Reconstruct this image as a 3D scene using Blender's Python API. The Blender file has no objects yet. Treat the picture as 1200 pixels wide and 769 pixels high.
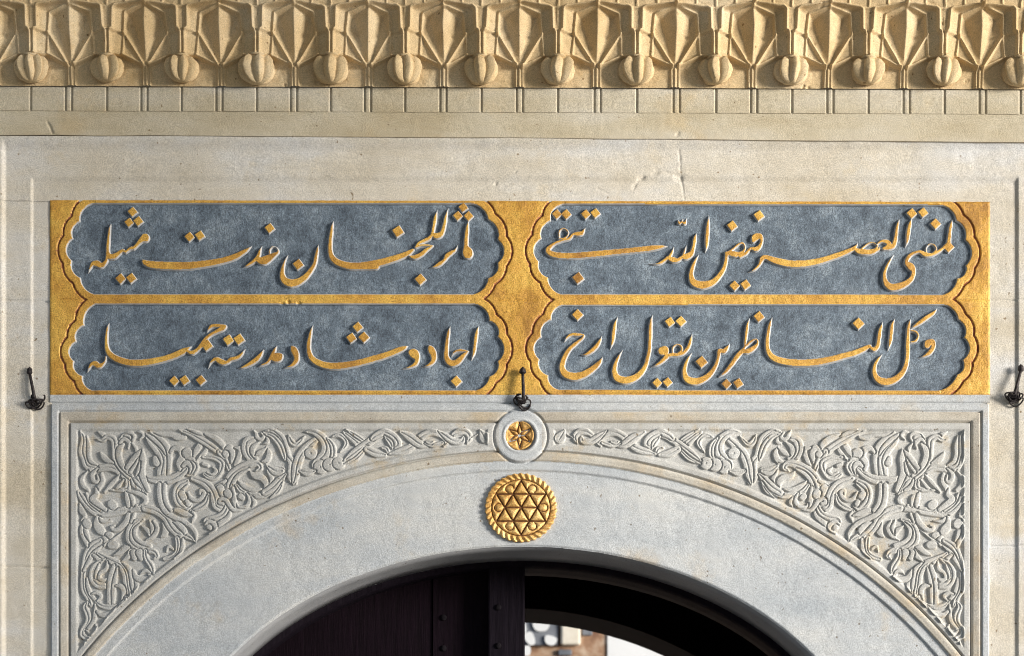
import bpy, bmesh, math, random
import numpy as np
from mathutils import Vector

random.seed(7)
rng = np.random.default_rng(11)
sc = bpy.context.scene
COL = sc.collection

# ------------------------------------------------------------------ camera, sky, sun, exposure
S = 0.002            # metres per photo pixel on the wall plane
D = 5.0              # camera distance from the wall plane
CZ = 1.6             # eye height
HOR = 1140.0         # photo row of the eye level
cam = bpy.data.cameras.new("camera")
cam.sensor_width = 36.0
cam.lens = 36.0 * D / (1200 * S)
cam.shift_y = ((HOR - 384.5) * S) / (1200 * S)
cam.clip_start = 0.05
cam.clip_end = 400
cam.dof.use_dof = True
cam.dof.focus_distance = D - 0.02
cam.dof.aperture_fstop = 6.3
camo = bpy.data.objects.new("camera", cam)
camo.location = (0, -D, CZ)
camo.rotation_euler = (math.radians(90), 0, 0)
COL.objects.link(camo)
sc.camera = camo

SUN_EL = math.radians(4)
SUN_AZ = math.radians(62)      # from the wall's outward normal towards the right
w = bpy.data.worlds.new("World")
sc.world = w
w.use_nodes = True
nt = w.node_tree
bg = nt.nodes["Background"]
sky = nt.nodes.new("ShaderNodeTexSky")
sky.sky_type = 'NISHITA'
sky.sun_disc = False
sky.sun_elevation = math.radians(32)
sky.sun_rotation = math.pi - SUN_AZ
nt.links.new(sky.outputs[0], bg.inputs[0])
bg.inputs[1].default_value = 0.07
sun = bpy.data.lights.new("sun", 'SUN')
sun.energy = 4.8
sun.angle = math.radians(18)
sun.color = (1.0, 0.955, 0.88)
suno = bpy.data.objects.new("sun", sun)
sdir = Vector((math.sin(SUN_AZ) * math.cos(SUN_EL), -math.cos(SUN_AZ) * math.cos(SUN_EL), math.sin(SUN_EL)))
suno.rotation_euler = (-sdir).to_track_quat('-Z', 'Y').to_euler()
suno.location = (6, -5, 6)
COL.objects.link(suno)
sc.view_settings.view_transform = 'Standard'
sc.view_settings.look = 'None'
sc.view_settings.exposure = 0.9
sc.cycles.filter_width = 1.05
sc.view_settings.gamma = 1.0
sc.view_settings.use_curve_mapping = False

# ------------------------------------------------------------------ coordinates
def at(px, py, d=0.0):
    """world point of photo pixel (px,py) on the plane standing d in front of the wall"""
    k = (D - d) / D
    return ((px - 600) * S * k, -d, CZ + (HOR - py) * S * k)

# ------------------------------------------------------------------ object helpers
def link(name, me, mats, parent=None):
    o = bpy.data.objects.new(name, me)
    for m in (mats if isinstance(mats, (list, tuple)) else [mats]):
        me.materials.append(m)
    COL.objects.link(o)
    if parent is not None:
        o.parent = parent
    return o

def thing(name, label, cat, loc=(0, 0, 0), group=None):
    o = bpy.data.objects.new(name, None)
    o.empty_display_size = 0.05
    o.location = loc
    o['label'] = label
    o['category'] = cat
    if group:
        o['group'] = group
    COL.objects.link(o)
    return o

def tag(o, label, cat, group=None):
    o['label'] = label
    o['category'] = cat
    if group:
        o['group'] = group
    return o

def structure(o):
    o['kind'] = 'structure'
    return o

def bm_obj(name, bm, mats, parent=None, smooth=False):
    me = bpy.data.meshes.new(name)
    bmesh.ops.recalc_face_normals(bm, faces=bm.faces)
    bm.to_mesh(me)
    bm.free()
    if smooth:
        for p in me.polygons:
            p.use_smooth = True
    return link(name, me, mats, parent)

def add_box(bm, x0, x1, y0, y1, z0, z1, bevel=0.0):
    r = bmesh.ops.create_cube(bm, size=1.0)
    vs = r['verts']
    for v in vs:
        v.co = Vector(((x0 + x1) / 2 + v.co.x * (x1 - x0), (y0 + y1) / 2 + v.co.y * (y1 - y0), (z0 + z1) / 2 + v.co.z * (z1 - z0)))
    if bevel > 0:
        es = list({e for v in vs for e in v.link_edges})
        bmesh.ops.bevel(bm, geom=es, offset=bevel, segments=2, affect='EDGES', profile=0.5)

def add_tube(bm, pts, radii, seg=10):
    rings = []
    n = len(pts)
    P = [Vector(p) for p in pts]
    up = Vector((0, 1, 0.13)).normalized()
    for i in range(n):
        t = (P[min(i + 1, n - 1)] - P[max(i - 1, 0)]).normalized()
        a = t.cross(up)
        if a.length < 1e-4:
            a = t.cross(Vector((1, 0, 0)))
        a.normalize()
        b = t.cross(a)
        rings.append([bm.verts.new(P[i] + (a * math.cos(2 * math.pi * k / seg) + b * math.sin(2 * math.pi * k / seg)) * radii[i]) for k in range(seg)])
    for i in range(n - 1):
        for k in range(seg):
            bm.faces.new((rings[i][k], rings[i][(k + 1) % seg], rings[i + 1][(k + 1) % seg], rings[i + 1][k]))
    bm.faces.new(rings[0][::-1])
    bm.faces.new(rings[-1])

# ------------------------------------------------------------------ raster / relief helpers
def catmull(pts, step=0.8):
    P = np.array(pts, float)
    if len(P) == 2:
        n = max(2, int(np.hypot(*(P[1, :2] - P[0, :2])) / step))
        t = np.linspace(0, 1, n)[:, None]
        return P[0] * (1 - t) + P[1] * t
    Q = np.vstack([2 * P[0] - P[1], P, 2 * P[-1] - P[-2]])
    out = []
    for i in range(1, len(Q) - 2):
        p0, p1, p2, p3 = Q[i - 1], Q[i], Q[i + 1], Q[i + 2]
        L = np.hypot(*(p2 - p1)[:2])
        n = max(2, int(L / step))
        t = np.linspace(0, 1, n, endpoint=False)[:, None]
        out.append(0.5 * ((2 * p1) + (-p0 + p2) * t + (2 * p0 - 5 * p1 + 4 * p2 - p3) * t ** 2 + (-p0 + 3 * p1 - 3 * p2 + p3) * t ** 3))
    out.append(P[-1:])
    o = np.vstack(out)
    o[:, 2] = np.maximum(o[:, 2], 0.05)
    return o

class Grid:
    """regular grid over photo coordinates"""
    def __init__(self, x0, y0, x1, y1, step):
        self.x = np.arange(x0, x1 + step * 0.5, step)
        self.y = np.arange(y0, y1 + step * 0.5, step)
        self.step = step
        self.X, self.Y = np.meshgrid(self.x, self.y)
        self.shape = self.X.shape

def brush(g, pts, pad=3.0):
    """inside-positive distance and local radius of a stroke with varying width"""
    c = catmull(pts)
    sd = np.full(g.shape, -9.0)
    rr = np.zeros(g.shape)
    r = c[:, 2] * 0.5
    for i in range(len(c)):
        R = r[i] + pad
        j0 = max(0, int((c[i, 0] - R - g.x[0]) / g.step)); j1 = min(g.shape[1], int((c[i, 0] + R - g.x[0]) / g.step) + 2)
        i0 = max(0, int((c[i, 1] - R - g.y[0]) / g.step)); i1 = min(g.shape[0], int((c[i, 1] + R - g.y[0]) / g.step) + 2)
        if j1 <= j0 or i1 <= i0:
            continue
        d = r[i] - np.hypot(g.X[i0:i1, j0:j1] - c[i, 0], g.Y[i0:i1, j0:j1] - c[i, 1])
        cur = sd[i0:i1, j0:j1]
        m = d > cur
        cur[m] = d[m]
        rr[i0:i1, j0:j1][m] = r[i]
    return sd, rr

def seg_dist(X, Y, pts, closed=False):
    P = np.asarray(pts, float)
    dm = np.full(X.shape, 1e9)
    n = len(P)
    for i in range(n if closed else n - 1):
        a = P[i]; b = P[(i + 1) % n]
        ab = b - a
        L = max(1e-9, ab @ ab)
        t = np.clip(((X - a[0]) * ab[0] + (Y - a[1]) * ab[1]) / L, 0, 1)
        dm = np.minimum(dm, np.hypot(X - a[0] - t * ab[0], Y - a[1] - t * ab[1]))
    return dm

def poly_sdf(X, Y, pts):
    P = np.asarray(pts, float)
    dm = seg_dist(X, Y, P, True)
    ins = np.zeros(X.shape, bool)
    n = len(P)
    for i in range(n):
        a = P[i]; b = P[(i + 1) % n]
        if a[1] == b[1]:
            continue
        c = ((a[1] > Y) != (b[1] > Y)) & (X < (b[0] - a[0]) * (Y - a[1]) / (b[1] - a[1]) + a[0])
        ins ^= c
    return np.where(ins, dm, -dm)

def sstep(a, b, x):
    t = np.clip((x - a) / (b - a), 0, 1)
    return t * t * (3 - 2 * t)

def blur(A, n=1):
    for _ in range(n):
        B = np.pad(A, 1, mode='edge')
        A = (B[:-2, 1:-1] + 2 * B[1:-1, 1:-1] + B[2:, 1:-1]) / 4
        B = np.pad(A, 1, mode='edge')
        A = (B[1:-1, :-2] + 2 * B[1:-1, 1:-1] + B[1:-1, 2:]) / 4
    return A

def vnoise(X, Y, scale, seed):
    r = np.random.default_rng(seed)
    T = r.random((128, 128))
    u = X / scale + 1000; v = Y / scale + 1000
    i = np.floor(u).astype(int); j = np.floor(v).astype(int)
    f = u - i; h = v - j
    f = f * f * (3 - 2 * f); h = h * h * (3 - 2 * h)
    q = lambda a, b: T[b % 128, a % 128]
    return (q(i, j) * (1 - f) + q(i + 1, j) * f) * (1 - h) + (q(i, j + 1) * (1 - f) + q(i + 1, j + 1) * f) * h - 0.5

_CASES = {  # corners a=TL b=TR c=BR d=BL, edges T R B L
    1: ['aTL'], 2: ['bRT'], 3: ['abRL'], 4: ['cBR'], 5: ['aTRcBL'], 6: ['bcBT'], 7: ['abcBL'],
    8: ['dLB'], 9: ['aTBd'], 10: ['bRT', 'dLB'], 11: ['abRBd'], 12: ['cdLR'], 13: ['aTRcd'], 14: ['bcdLT'], 15: ['abcd']}

def iso_mesh(name, g, F, H, d0, skirt, mats, parent=None, matF=None, skirt_mat=0, ref_d=None, origin=(0, 0, 0), raw=False):
    """relief: the part of the grid with F>0, its surface H metres proud of plane d0, walls going back to `skirt`.
    raw: grid already holds metres (x right, y up = -row)."""
    F = F.copy()
    F[0, :] = F[-1, :] = -1e-6; F[:, 0] = F[:, -1] = -1e-6
    F = np.where(np.abs(F) < 1e-7, -1e-7, F)
    ny, nx = F.shape
    ins = F > 0
    k = (D - (d0 if ref_d is None else ref_d)) / D
    if raw:
        GX = g.X; GZ = -g.Y
    else:
        GX = (g.X - 600) * S * k; GZ = CZ + (HOR - g.Y) * S * k
    def pos(x, z, h):
        return np.stack([x - origin[0], -(d0 + h) - origin[1], z - origin[2]], -1)
    idx = np.full((ny, nx), -1, np.int64)
    idx[ins] = np.arange(ins.sum())
    V = [pos(GX[ins], GZ[ins], H[ins])]
    cnt = int(ins.sum())
    def edge(A, B):
        nonlocal cnt
        fa = F[A]; fb = F[B]
        cr = (fa > 0) != (fb > 0)
        t = np.clip(fa / np.where(cr, fa - fb, 1), 0.03, 0.97)
        e = np.full(cr.shape, -1, np.int64)
        n = int(cr.sum())
        e[cr] = np.arange(cnt, cnt + n)
        mix = lambda M: (M[A] * (1 - t) + M[B] * t)[cr]
        V.append(pos(mix(GX), mix(GZ), mix(H)))
        cnt += n
        return e
    ex = edge((slice(None), slice(0, -1)), (slice(None), slice(1, None)))
    ey = edge((slice(0, -1), slice(None)), (slice(1, None), slice(None)))
    code = ins[:-1, :-1] * 1 + ins[:-1, 1:] * 2 + ins[1:, 1:] * 4 + ins[1:, :-1] * 8
    loops = []; sizes = []; fm = []
    segs = []
    for c, polys in _CASES.items():
        I, J = np.nonzero(code == c)
        if len(I) == 0:
            continue
        tok = {'a': idx[I, J], 'b': idx[I, J + 1], 'c': idx[I + 1, J + 1], 'd': idx[I + 1, J],
               'T': ex[I, J], 'B': ex[I + 1, J], 'L': ey[I, J], 'R': ey[I, J + 1]}
        mm = np.zeros(len(I), np.int64)
        if matF is not None:
            mm = (matF[I, J] + matF[I + 1, J + 1] + matF[I, J + 1] + matF[I + 1, J] >= 2).astype(np.int64)
        for p in polys:
            q = np.stack([tok[t] for t in p[::-1]], 1)
            loops.append(q.ravel()); sizes.append(np.full(len(I), len(p))); fm.append(mm)
            for t0, t1 in zip(p, p[1:] + p[0]):
                if t0 in 'TRBL' and t1 in 'TRBL':
                    segs.append(np.stack([tok[t0], tok[t1]], 1))
    V = np.vstack(V)
    if skirt is not None and segs:
        Sg = np.vstack(segs)
        u, inv = np.unique(Sg, return_inverse=True)
        inv = inv.reshape(Sg.shape)
        top = V[u].copy(); bot = V[u].copy(); bot[:, 1] = -skirt - origin[1]
        b0 = len(V); b1 = b0 + len(u)
        V = np.vstack([V, top, bot])
        q = np.stack([b0 + inv[:, 0], b0 + inv[:, 1], b1 + inv[:, 1], b1 + inv[:, 0]], 1)
        loops.append(q.ravel()); sizes.append(np.full(len(q), 4)); fm.append(np.full(len(q), skirt_mat))
    L = np.concatenate(loops); sz = np.concatenate(sizes); fm = np.concatenate(fm)
    me = bpy.data.meshes.new(name)
    me.vertices.add(len(V)); me.vertices.foreach_set('co', V.astype(np.float32).ravel())
    me.loops.add(len(L)); me.loops.foreach_set('vertex_index', L.astype(np.int32))
    me.polygons.add(len(sz))
    st = np.concatenate([[0], np.cumsum(sz)[:-1]])
    me.polygons.foreach_set('loop_start', st.astype(np.int32))
    o = link(name, me, mats, parent)
    me.polygons.foreach_set('material_index', fm.astype(np.int32))
    me.polygons.foreach_set('use_smooth', np.ones(len(sz), bool))
    me.update(calc_edges=True)
    me.validate()
    return o

# ------------------------------------------------------------------ materials
def new_mat(name):
    m = bpy.data.materials.new(name)
    m.use_nodes = True
    n = m.node_tree.nodes
    return m, n, m.node_tree.links, n['Principled BSDF']

def noise_node(n, l, geo, scale, detail=4, rough=0.6, vec=None):
    t = n.new('ShaderNodeTexNoise')
    t.inputs['Scale'].default_value = scale
    t.inputs['Detail'].default_value = detail
    t.inputs['Roughness'].default_value = rough
    l.new(vec or geo.outputs['Position'], t.inputs['Vector'])
    return t

def ramp(n, l, src, stops):
    r = n.new('ShaderNodeValToRGB')
    e = r.color_ramp.elements
    while len(e) < len(stops):
        e.new(0.5)
    for q, (p, c) in zip(e, stops):
        q.position = p
        q.color = c if len(c) == 4 else (*c, 1)
    l.new(src, r.inputs[0])
    return r

def mixc(n, l, mode, a, b, fac=1.0):
    m = n.new('ShaderNodeMix')
    m.data_type = 'RGBA'
    m.blend_type = mode
    for s, v in ((m.inputs[0], fac), (m.inputs[6], a), (m.inputs[7], b)):
        if hasattr(v, 'is_linked'):
            l.new(v, s)
        else:
            s.default_value = v if not isinstance(v, tuple) or len(v) == 4 else (*v, 1)
    return m.outputs[2]

def stone_mat(name, c_lo, c_mid, c_hi, mott=5.0, grain=0.22, bump=0.5, stain=None, rough=0.75, streak=1.0):
    m, n, l, p = new_mat(name)
    geo = n.new('ShaderNodeNewGeometry')
    mp = n.new('ShaderNodeMapping')
    mp.inputs['Scale'].default_value = (1, 1, streak)
    l.new(geo.outputs['Position'], mp.inputs[0])
    big = noise_node(n, l, geo, mott, 6, 0.62, mp.outputs[0])
    col = ramp(n, l, big.outputs[0], [(0.32, c_lo), (0.5, c_mid), (0.68, c_hi)]).outputs[0]
    if stain:
        sn = noise_node(n, l, geo, stain[1], 5, 0.7)
        sr = ramp(n, l, sn.outputs[0], [(stain[2], (0, 0, 0)), (stain[2] + 0.14, (1, 1, 1))])
        f = n.new('ShaderNodeMath'); f.operation = 'MULTIPLY'; f.inputs[1].default_value = stain[3]
        l.new(sr.outputs[0], f.inputs[0])
        col = mixc(n, l, 'MIX', col, stain[0], f.outputs[0])
    gr = noise_node(n, l, geo, 420, 2, 0.8)
    g = 1 - grain
    gcol = ramp(n, l, gr.outputs[0], [(0.36, (g, g, g)), (0.64, (1 + grain * 0.6,) * 3)]).outputs[0]
    col = mixc(n, l, 'MULTIPLY', col, gcol, 1.0)
    # few dark pits of the stone
    pit = noise_node(n, l, geo, 95, 1, 0.5)
    pr = ramp(n, l, pit.outputs[0], [(0.215, (0.45, 0.38, 0.3)), (0.25, (1, 1, 1))]).outputs[0]
    col = mixc(n, l, 'MULTIPLY', col, pr, 1.0)
    l.new(col, p.inputs['Base Color'])
    p.inputs['Roughness'].default_value = rough
    p.inputs['Specular IOR Level'].default_value = 0.25
    b1 = n.new('ShaderNodeBump'); b1.inputs['Strength'].default_value = bump; b1.inputs['Distance'].default_value = 0.0012
    l.new(gr.outputs[0], b1.inputs['Height'])
    md = noise_node(n, l, geo, 55, 4, 0.6)
    b2 = n.new('ShaderNodeBump'); b2.inputs['Strength'].default_value = bump * 0.35; b2.inputs['Distance'].default_value = 0.004
    l.new(md.outputs[0], b2.inputs['Height']); l.new(b1.outputs[0], b2.inputs['Normal'])
    l.new(b2.outputs[0], p.inputs['Normal'])
    return m

M_OCHRE = stone_mat('ochre_limestone', (0.53, 0.38, 0.195), (0.63, 0.475, 0.275), (0.69, 0.57, 0.39), 7, 0.26, 0.6, ((0.47, 0.30, 0.12), 14, 0.55, 0.55))
M_FRIEZE = stone_mat('cream_limestone', (0.45, 0.375, 0.25), (0.53, 0.465, 0.345), (0.58, 0.53, 0.44), 2.6, 0.30, 0.6, ((0.55, 0.42, 0.24), 6, 0.56, 0.5), streak=3.5)
M_FASCIA = stone_mat('pale_marble', (0.53, 0.46, 0.35), (0.61, 0.56, 0.48), (0.62, 0.61, 0.60), 2.4, 0.30, 0.6, ((0.56, 0.45, 0.28), 7, 0.58, 0.5), streak=2.5)
M_MARBLE = stone_mat('grey_marble', (0.40, 0.425, 0.45), (0.49, 0.503, 0.512), (0.57, 0.565, 0.545), 2.6, 0.30, 0.6, ((0.52, 0.43, 0.31), 5, 0.56, 0.6), streak=3.2)
M_CARVED = stone_mat('carved_marble', (0.415, 0.405, 0.38), (0.49, 0.48, 0.455), (0.54, 0.535, 0.515), 9, 0.28, 0.5, ((0.50, 0.39, 0.24), 16, 0.55, 0.6))
M_WARM = stone_mat('warm_marble', (0.43, 0.38, 0.31), (0.50, 0.455, 0.385), (0.55, 0.52, 0.46), 6, 0.28, 0.55, ((0.50, 0.39, 0.25), 8, 0.52, 0.6), streak=2.0)
M_EDGE = stone_mat('cut_marble_edge', (0.36, 0.355, 0.35), (0.45, 0.445, 0.44), (0.52, 0.515, 0.51), 30, 0.10, 0.3)
M_FLOOR = stone_mat('courtyard_paving', (0.28, 0.26, 0.23), (0.33, 0.31, 0.27), (0.38, 0.35, 0.31), 1.2, 0.1, 0.2)
M_PLASTER = stone_mat('white_plaster', (0.58, 0.58, 0.575), (0.64, 0.64, 0.635), (0.69, 0.69, 0.69), 2, 0.04, 0.2)
M_CREAM = stone_mat('cream_block_stone', (0.52, 0.46, 0.36), (0.60, 0.54, 0.44), (0.66, 0.61, 0.52), 6, 0.1, 0.4)
M_RUBBLE = stone_mat('brown_rubble', (0.16, 0.08, 0.05), (0.30, 0.18, 0.11), (0.46, 0.35, 0.26), 14, 0.15, 0.6)
M_GREYSTONE = stone_mat('grey_stone', (0.09, 0.10, 0.12), (0.14, 0.15, 0.17), (0.20, 0.21, 0.23), 8, 0.12, 0.4)

M_SOFFIT = stone_mat('soffit_marble', (0.28, 0.285, 0.30), (0.34, 0.345, 0.36), (0.39, 0.39, 0.40), 6, 0.25, 0.5)  # darker grey than the marble of the arch face

def slate_mat():
    m, n, l, p = new_mat('blue_slate_paint')
    geo = n.new('ShaderNodeNewGeometry')
    big = noise_node(n, l, geo, 15, 7, 0.75)
    col = ramp(n, l, big.outputs[0], [(0.33, (0.058, 0.077, 0.102)), (0.5, (0.112, 0.144, 0.182)), (0.67, (0.205, 0.245, 0.285))]).outputs[0]
    mp = n.new('ShaderNodeMapping'); mp.inputs['Rotation'].default_value = (0, 0.5, 0); mp.inputs['Scale'].default_value = (170, 90, 75)
    l.new(geo.outputs['Position'], mp.inputs[0])
    hat = noise_node(n, l, geo, 1.0, 5, 0.75, mp.outputs[0])
    hat.inputs['Distortion'].default_value = 1.6
    hc = ramp(n, l, hat.outputs[0], [(0.36, (0.55, 0.56, 0.58)), (0.64, (1.5, 1.48, 1.44))]).outputs[0]
    col = mixc(n, l, 'MULTIPLY', col, hc, 1.0)
    gr = noise_node(n, l, geo, 450, 2, 0.8)
    gc = ramp(n, l, gr.outputs[0], [(0.36, (0.5, 0.5, 0.5)), (0.64, (1.5, 1.5, 1.5))]).outputs[0]
    col = mixc(n, l, 'MULTIPLY', col, gc, 1.0)
    l.new(col, p.inputs['Base Color'])
    p.inputs['Roughness'].default_value = 0.6
    b = n.new('ShaderNodeBump'); b.inputs['Strength'].default_value = 0.6; b.inputs['Distance'].default_value = 0.0012
    l.new(hat.outputs[0], b.inputs['Height'])
    b2 = n.new('ShaderNodeBump'); b2.inputs['Strength'].default_value = 0.6; b2.inputs['Distance'].default_value = 0.001
    l.new(gr.outputs[0], b2.inputs['Height']); l.new(b.outputs[0], b2.inputs['Normal'])
    l.new(b2.outputs[0], p.inputs['Normal'])
    return m
M_SLATE = slate_mat()

def gold_mat(name, lo, mid, hi, metal=0.25):
    m, n, l, p = new_mat(name)
    geo = n.new('ShaderNodeNewGeometry')
    big = noise_node(n, l, geo, 9, 6, 0.72)
    col = ramp(n, l, big.outputs[0], [(0.3, lo), (0.48, mid), (0.68, hi)]).outputs[0]
    gr = noise_node(n, l, geo, 330, 3, 0.8)
    gc = ramp(n, l, gr.outputs[0], [(0.33, (0.42, 0.36, 0.30)), (0.47, (0.95, 0.93, 0.9)), (0.66, (1.35, 1.35, 1.4))]).outputs[0]
    col = mixc(n, l, 'MULTIPLY', col, gc, 1.0)
    l.new(col, p.inputs['Base Color'])
    p.inputs['Metallic'].default_value = metal
    p.inputs['Roughness'].default_value = 0.42
    b = n.new('ShaderNodeBump'); b.inputs['Strength'].default_value = 0.8; b.inputs['Distance'].default_value = 0.0014
    l.new(gr.outputs[0], b.inputs['Height'])
    md = noise_node(n, l, geo, 70, 3, 0.6)
    b2 = n.new('ShaderNodeBump'); b2.inputs['Strength'].default_value = 0.5; b2.inputs['Distance'].default_value = 0.003
    l.new(md.outputs[0], b2.inputs['Height']); l.new(b.outputs[0], b2.inputs['Normal'])
    l.new(b2.outputs[0], p.inputs['Normal'])
    return m
M_GOLD = gold_mat('gilding', (0.32, 0.15, 0.028), (0.56, 0.30, 0.05), (0.72, 0.45, 0.09), 0.12)
M_GOLD2 = gold_mat('gilding_rosette', (0.46, 0.24, 0.06), (0.66, 0.39, 0.12), (0.80, 0.54, 0.22))

def simple_mat(name, c0, c1, scale, rough, metal=0.0, bump=0.4, vecscale=(1, 1, 1)):
    m, n, l, p = new_mat(name)
    geo = n.new('ShaderNodeNewGeometry')
    mp = n.new('ShaderNodeMapping'); mp.inputs['Scale'].default_value = vecscale
    l.new(geo.outputs['Position'], mp.inputs[0])
    t = noise_node(n, l, geo, scale, 5, 0.65, mp.outputs[0])
    c = ramp(n, l, t.outputs[0], [(0.3, c0), (0.7, c1)]).outputs[0]
    l.new(c, p.inputs['Base Color'])
    p.inputs['Roughness'].default_value = rough
    p.inputs['Specular IOR Level'].default_value = 0.2 if metal else 0.06
    p.inputs['Metallic'].default_value = metal
    b = n.new('ShaderNodeBump'); b.inputs['Strength'].default_value = bump; b.inputs['Distance'].default_value = 0.003
    l.new(t.outputs[0], b.inputs['Height']); l.new(b.outputs[0], p.inputs['Normal'])
    return m
M_BOLE = simple_mat('red_bole', (0.16, 0.05, 0.025), (0.42, 0.18, 0.09), 60, 0.7)
M_GROOVE_SHADE = simple_mat('groove_shade_brown', (0.07, 0.03, 0.012), (0.22, 0.10, 0.04), 80, 0.7)  # brown shade painted into the grooves of rosette and star boss
M_STUD = simple_mat('black_stud_iron', (0.004, 0.003, 0.004), (0.012, 0.010, 0.012), 90, 0.85)
M_IRON = simple_mat('old_iron', (0.012, 0.011, 0.012), (0.06, 0.05, 0.05), 120, 0.5, 0.5, 0.8)
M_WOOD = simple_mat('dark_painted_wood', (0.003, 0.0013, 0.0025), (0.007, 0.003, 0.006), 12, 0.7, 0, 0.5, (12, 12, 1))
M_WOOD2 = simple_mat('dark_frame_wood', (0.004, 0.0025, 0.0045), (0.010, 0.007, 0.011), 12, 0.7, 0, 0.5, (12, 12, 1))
M_DARK = simple_mat('passage_shade_black', (0.004, 0.003, 0.004), (0.009, 0.006, 0.008), 5, 0.8)  # darkness of the passage put into a near-black colour

# ------------------------------------------------------------------ ground and an unseen porch added to shape the light
bm = bmesh.new()
add_box(bm, -150, 150, -150, 150, -0.3, 0.0)
structure(bm_obj('ground', bm, M_FLOOR))

bm = bmesh.new()
add_box(bm, 3.0, 3.6, -2.9, -2.42, 0.0, 4.74, 0.03)  # unseen pier, added to dim the sun on the wall's left side
add_box(bm, -6, 6, -2.9, 0.24, 4.742, 4.9)  # unseen roof slab, added to cut sky light from above
structure(bm_obj('porch_light_blocker', bm, M_FASCIA))

# ------------------------------------------------------------------ arch curves (photo coordinates)
AX = 612.0
def q_out(X, Y):
    a, b, cy = 640.0, 590.0, 1119.0
    u = (X - AX) / a; v = (np.minimum(Y, cy) - cy) / b
    f = np.sqrt(u * u + v * v) + 1e-9
    gx = u / a / f; gy = v / b / f
    return (f - 1) / np.hypot(gx, gy)
def q_in(X, Y):
    a, b, cy = 415.0, 300.0, 940.0
    u = (X - AX) / a; v = (np.minimum(Y, cy) - cy) / b
    f = np.sqrt(u * u + v * v) + 1e-9
    gx = u / a / f; gy = v / b / f
    return (f - 1) / np.hypot(gx, gy)
YB = 945.0       # photo row where the detailed doorway ends and plain jambs go on to the floor

# ------------------------------------------------------------------ stone wall round the doorway
F0, F1, F2 = 0.0275, 0.0185, 0.0140
def wall_h(X, Y):
    t1 = np.minimum(X - 2.0, 1226 - X)
    r1 = sstep(0, 5, t1) * sstep(163, 178, Y)
    t2 = np.minimum(X - 36.3, 1193.5 - X)
    r2 = sstep(0, 1.8, t2) * sstep(205.5, 213.5, Y)
    H = F0 + (F1 - F0) * r1 + (F2 - F1) * r2
    # worn, slightly uneven dressing
    H += 0.0016 * vnoise(X, Y, 46, 1) + 0.0009 * vnoise(X, Y, 13, 2) + 0.0004 * vnoise(X, Y, 4, 3)
    # chipped joint above the right cartouche
    for cx, cy, r, dp in ((751, 208, 7, .0022), (797, 207, 8, .0026), (768, 201, 7, .0012), (744, 217, 3, .0015), (604, 202, 2.4, .003), (582, 214, 2.5, .002)):
        d = np.hypot((X - cx), (Y - cy) * 1.3) + 5 * vnoise(X, Y, 5, 4)
        H -= dp * sstep(r, r * 0.3, d)
    cr = seg_dist(X, Y, [(796, 176), (797, 190), (798, 206), (801, 222), (802, 233)])
    H -= 0.0016 * sstep(1.4, 0.3, cr + 1.6 * vnoise(X, Y, 6, 5))
    cr = seg_dist(X, Y, [(798, 207), (775, 200), (760, 204), (748, 211), (742, 222), (712, 226), (700, 220)])
    H -= 0.0014 * sstep(1.5, 0.3, cr + 1.0 * vnoise(X, Y, 7, 6))
    # bed joints of the side stones
    for xa, xb, yy in ((-20, 58, 352), (1160, 1230, 351), (-20, 58, 664), (1160, 1230, 640)):
        j = np.abs(Y - yy - 1.5 * vnoise(X, Y, 20, 8))
        H -= 0.0042 * sstep(1.5, 0.2, j) * ((X > xa) & (X < xb))
    return H

wall = thing('stone_wall', 'pale stone wall with stepped flat frame around the inscription and doorway', 'wall', (0, 0, 0))
g = Grid(-24, 161, 1244, 236, 1.25)
iso_mesh('upper_fascia', g, np.ones(g.shape), wall_h(g.X, g.Y), 0, -0.05, M_FASCIA, wall, ref_d=0.02)
for xa, xb in ((-24, 60), (1157.5, 1244)):
    g = Grid(xa, 234.75, xb, YB, 1.25)
    iso_mesh('side_fascia', g, np.ones(g.shape), wall_h(g.X, g.Y), 0, -0.05, M_FASCIA, wall, ref_d=0.02)
bm = bmesh.new()     # the plain wall to either side, down to the floor and up behind the cornice
xl, xr = at(-23, 0, 0.02)[0], at(1243, 0, 0.02)[0]
zt, zb = at(0, 161, 0.02)[2], at(0, YB - 1, 0.02)[2]
add_box(bm, -6, xl, -F0, 0.25, 0, zt)
add_box(bm, xr, 6, -F0, 0.25, 0, zt)
add_box(bm, -6, 6, -0.02, 0.25, zt + 0.001, 4.7)
bm_obj('plain_masonry', bm, M_FASCIA, wall)
zi = zb
bm = bmesh.new()
add_box(bm, xl + .001, at(197, 0)[0] - 0.0, -0.012, 0.25, 0, zi)
add_box(bm, at(1027, 0)[0], xr - .001, -0.012, 0.25, 0, zi)
bm_obj('jamb', bm, M_MARBLE, wall)

# ------------------------------------------------------------------ muqarnas cornice
CB = 0.0262           # cornice base in front of the wall plane
TILT = math.radians(0.2)
corn = thing('muqarnas_cornice', 'ochre stone muqarnas cornice with a row of leaf niches and hanging buds', 'cornice', at(600, 132, CB))
corn_o = Vector(corn.location)
kx = (D - CB - 0.045) / D

def ortho(dx, py, d):
    """niche control point: dx metres-pixels from the niche axis, height from the photo row seen at depth d"""
    z = CZ + (HOR - py) * S * (D - CB - d) / D
    return (dx * S * kx, z, d)

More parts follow.
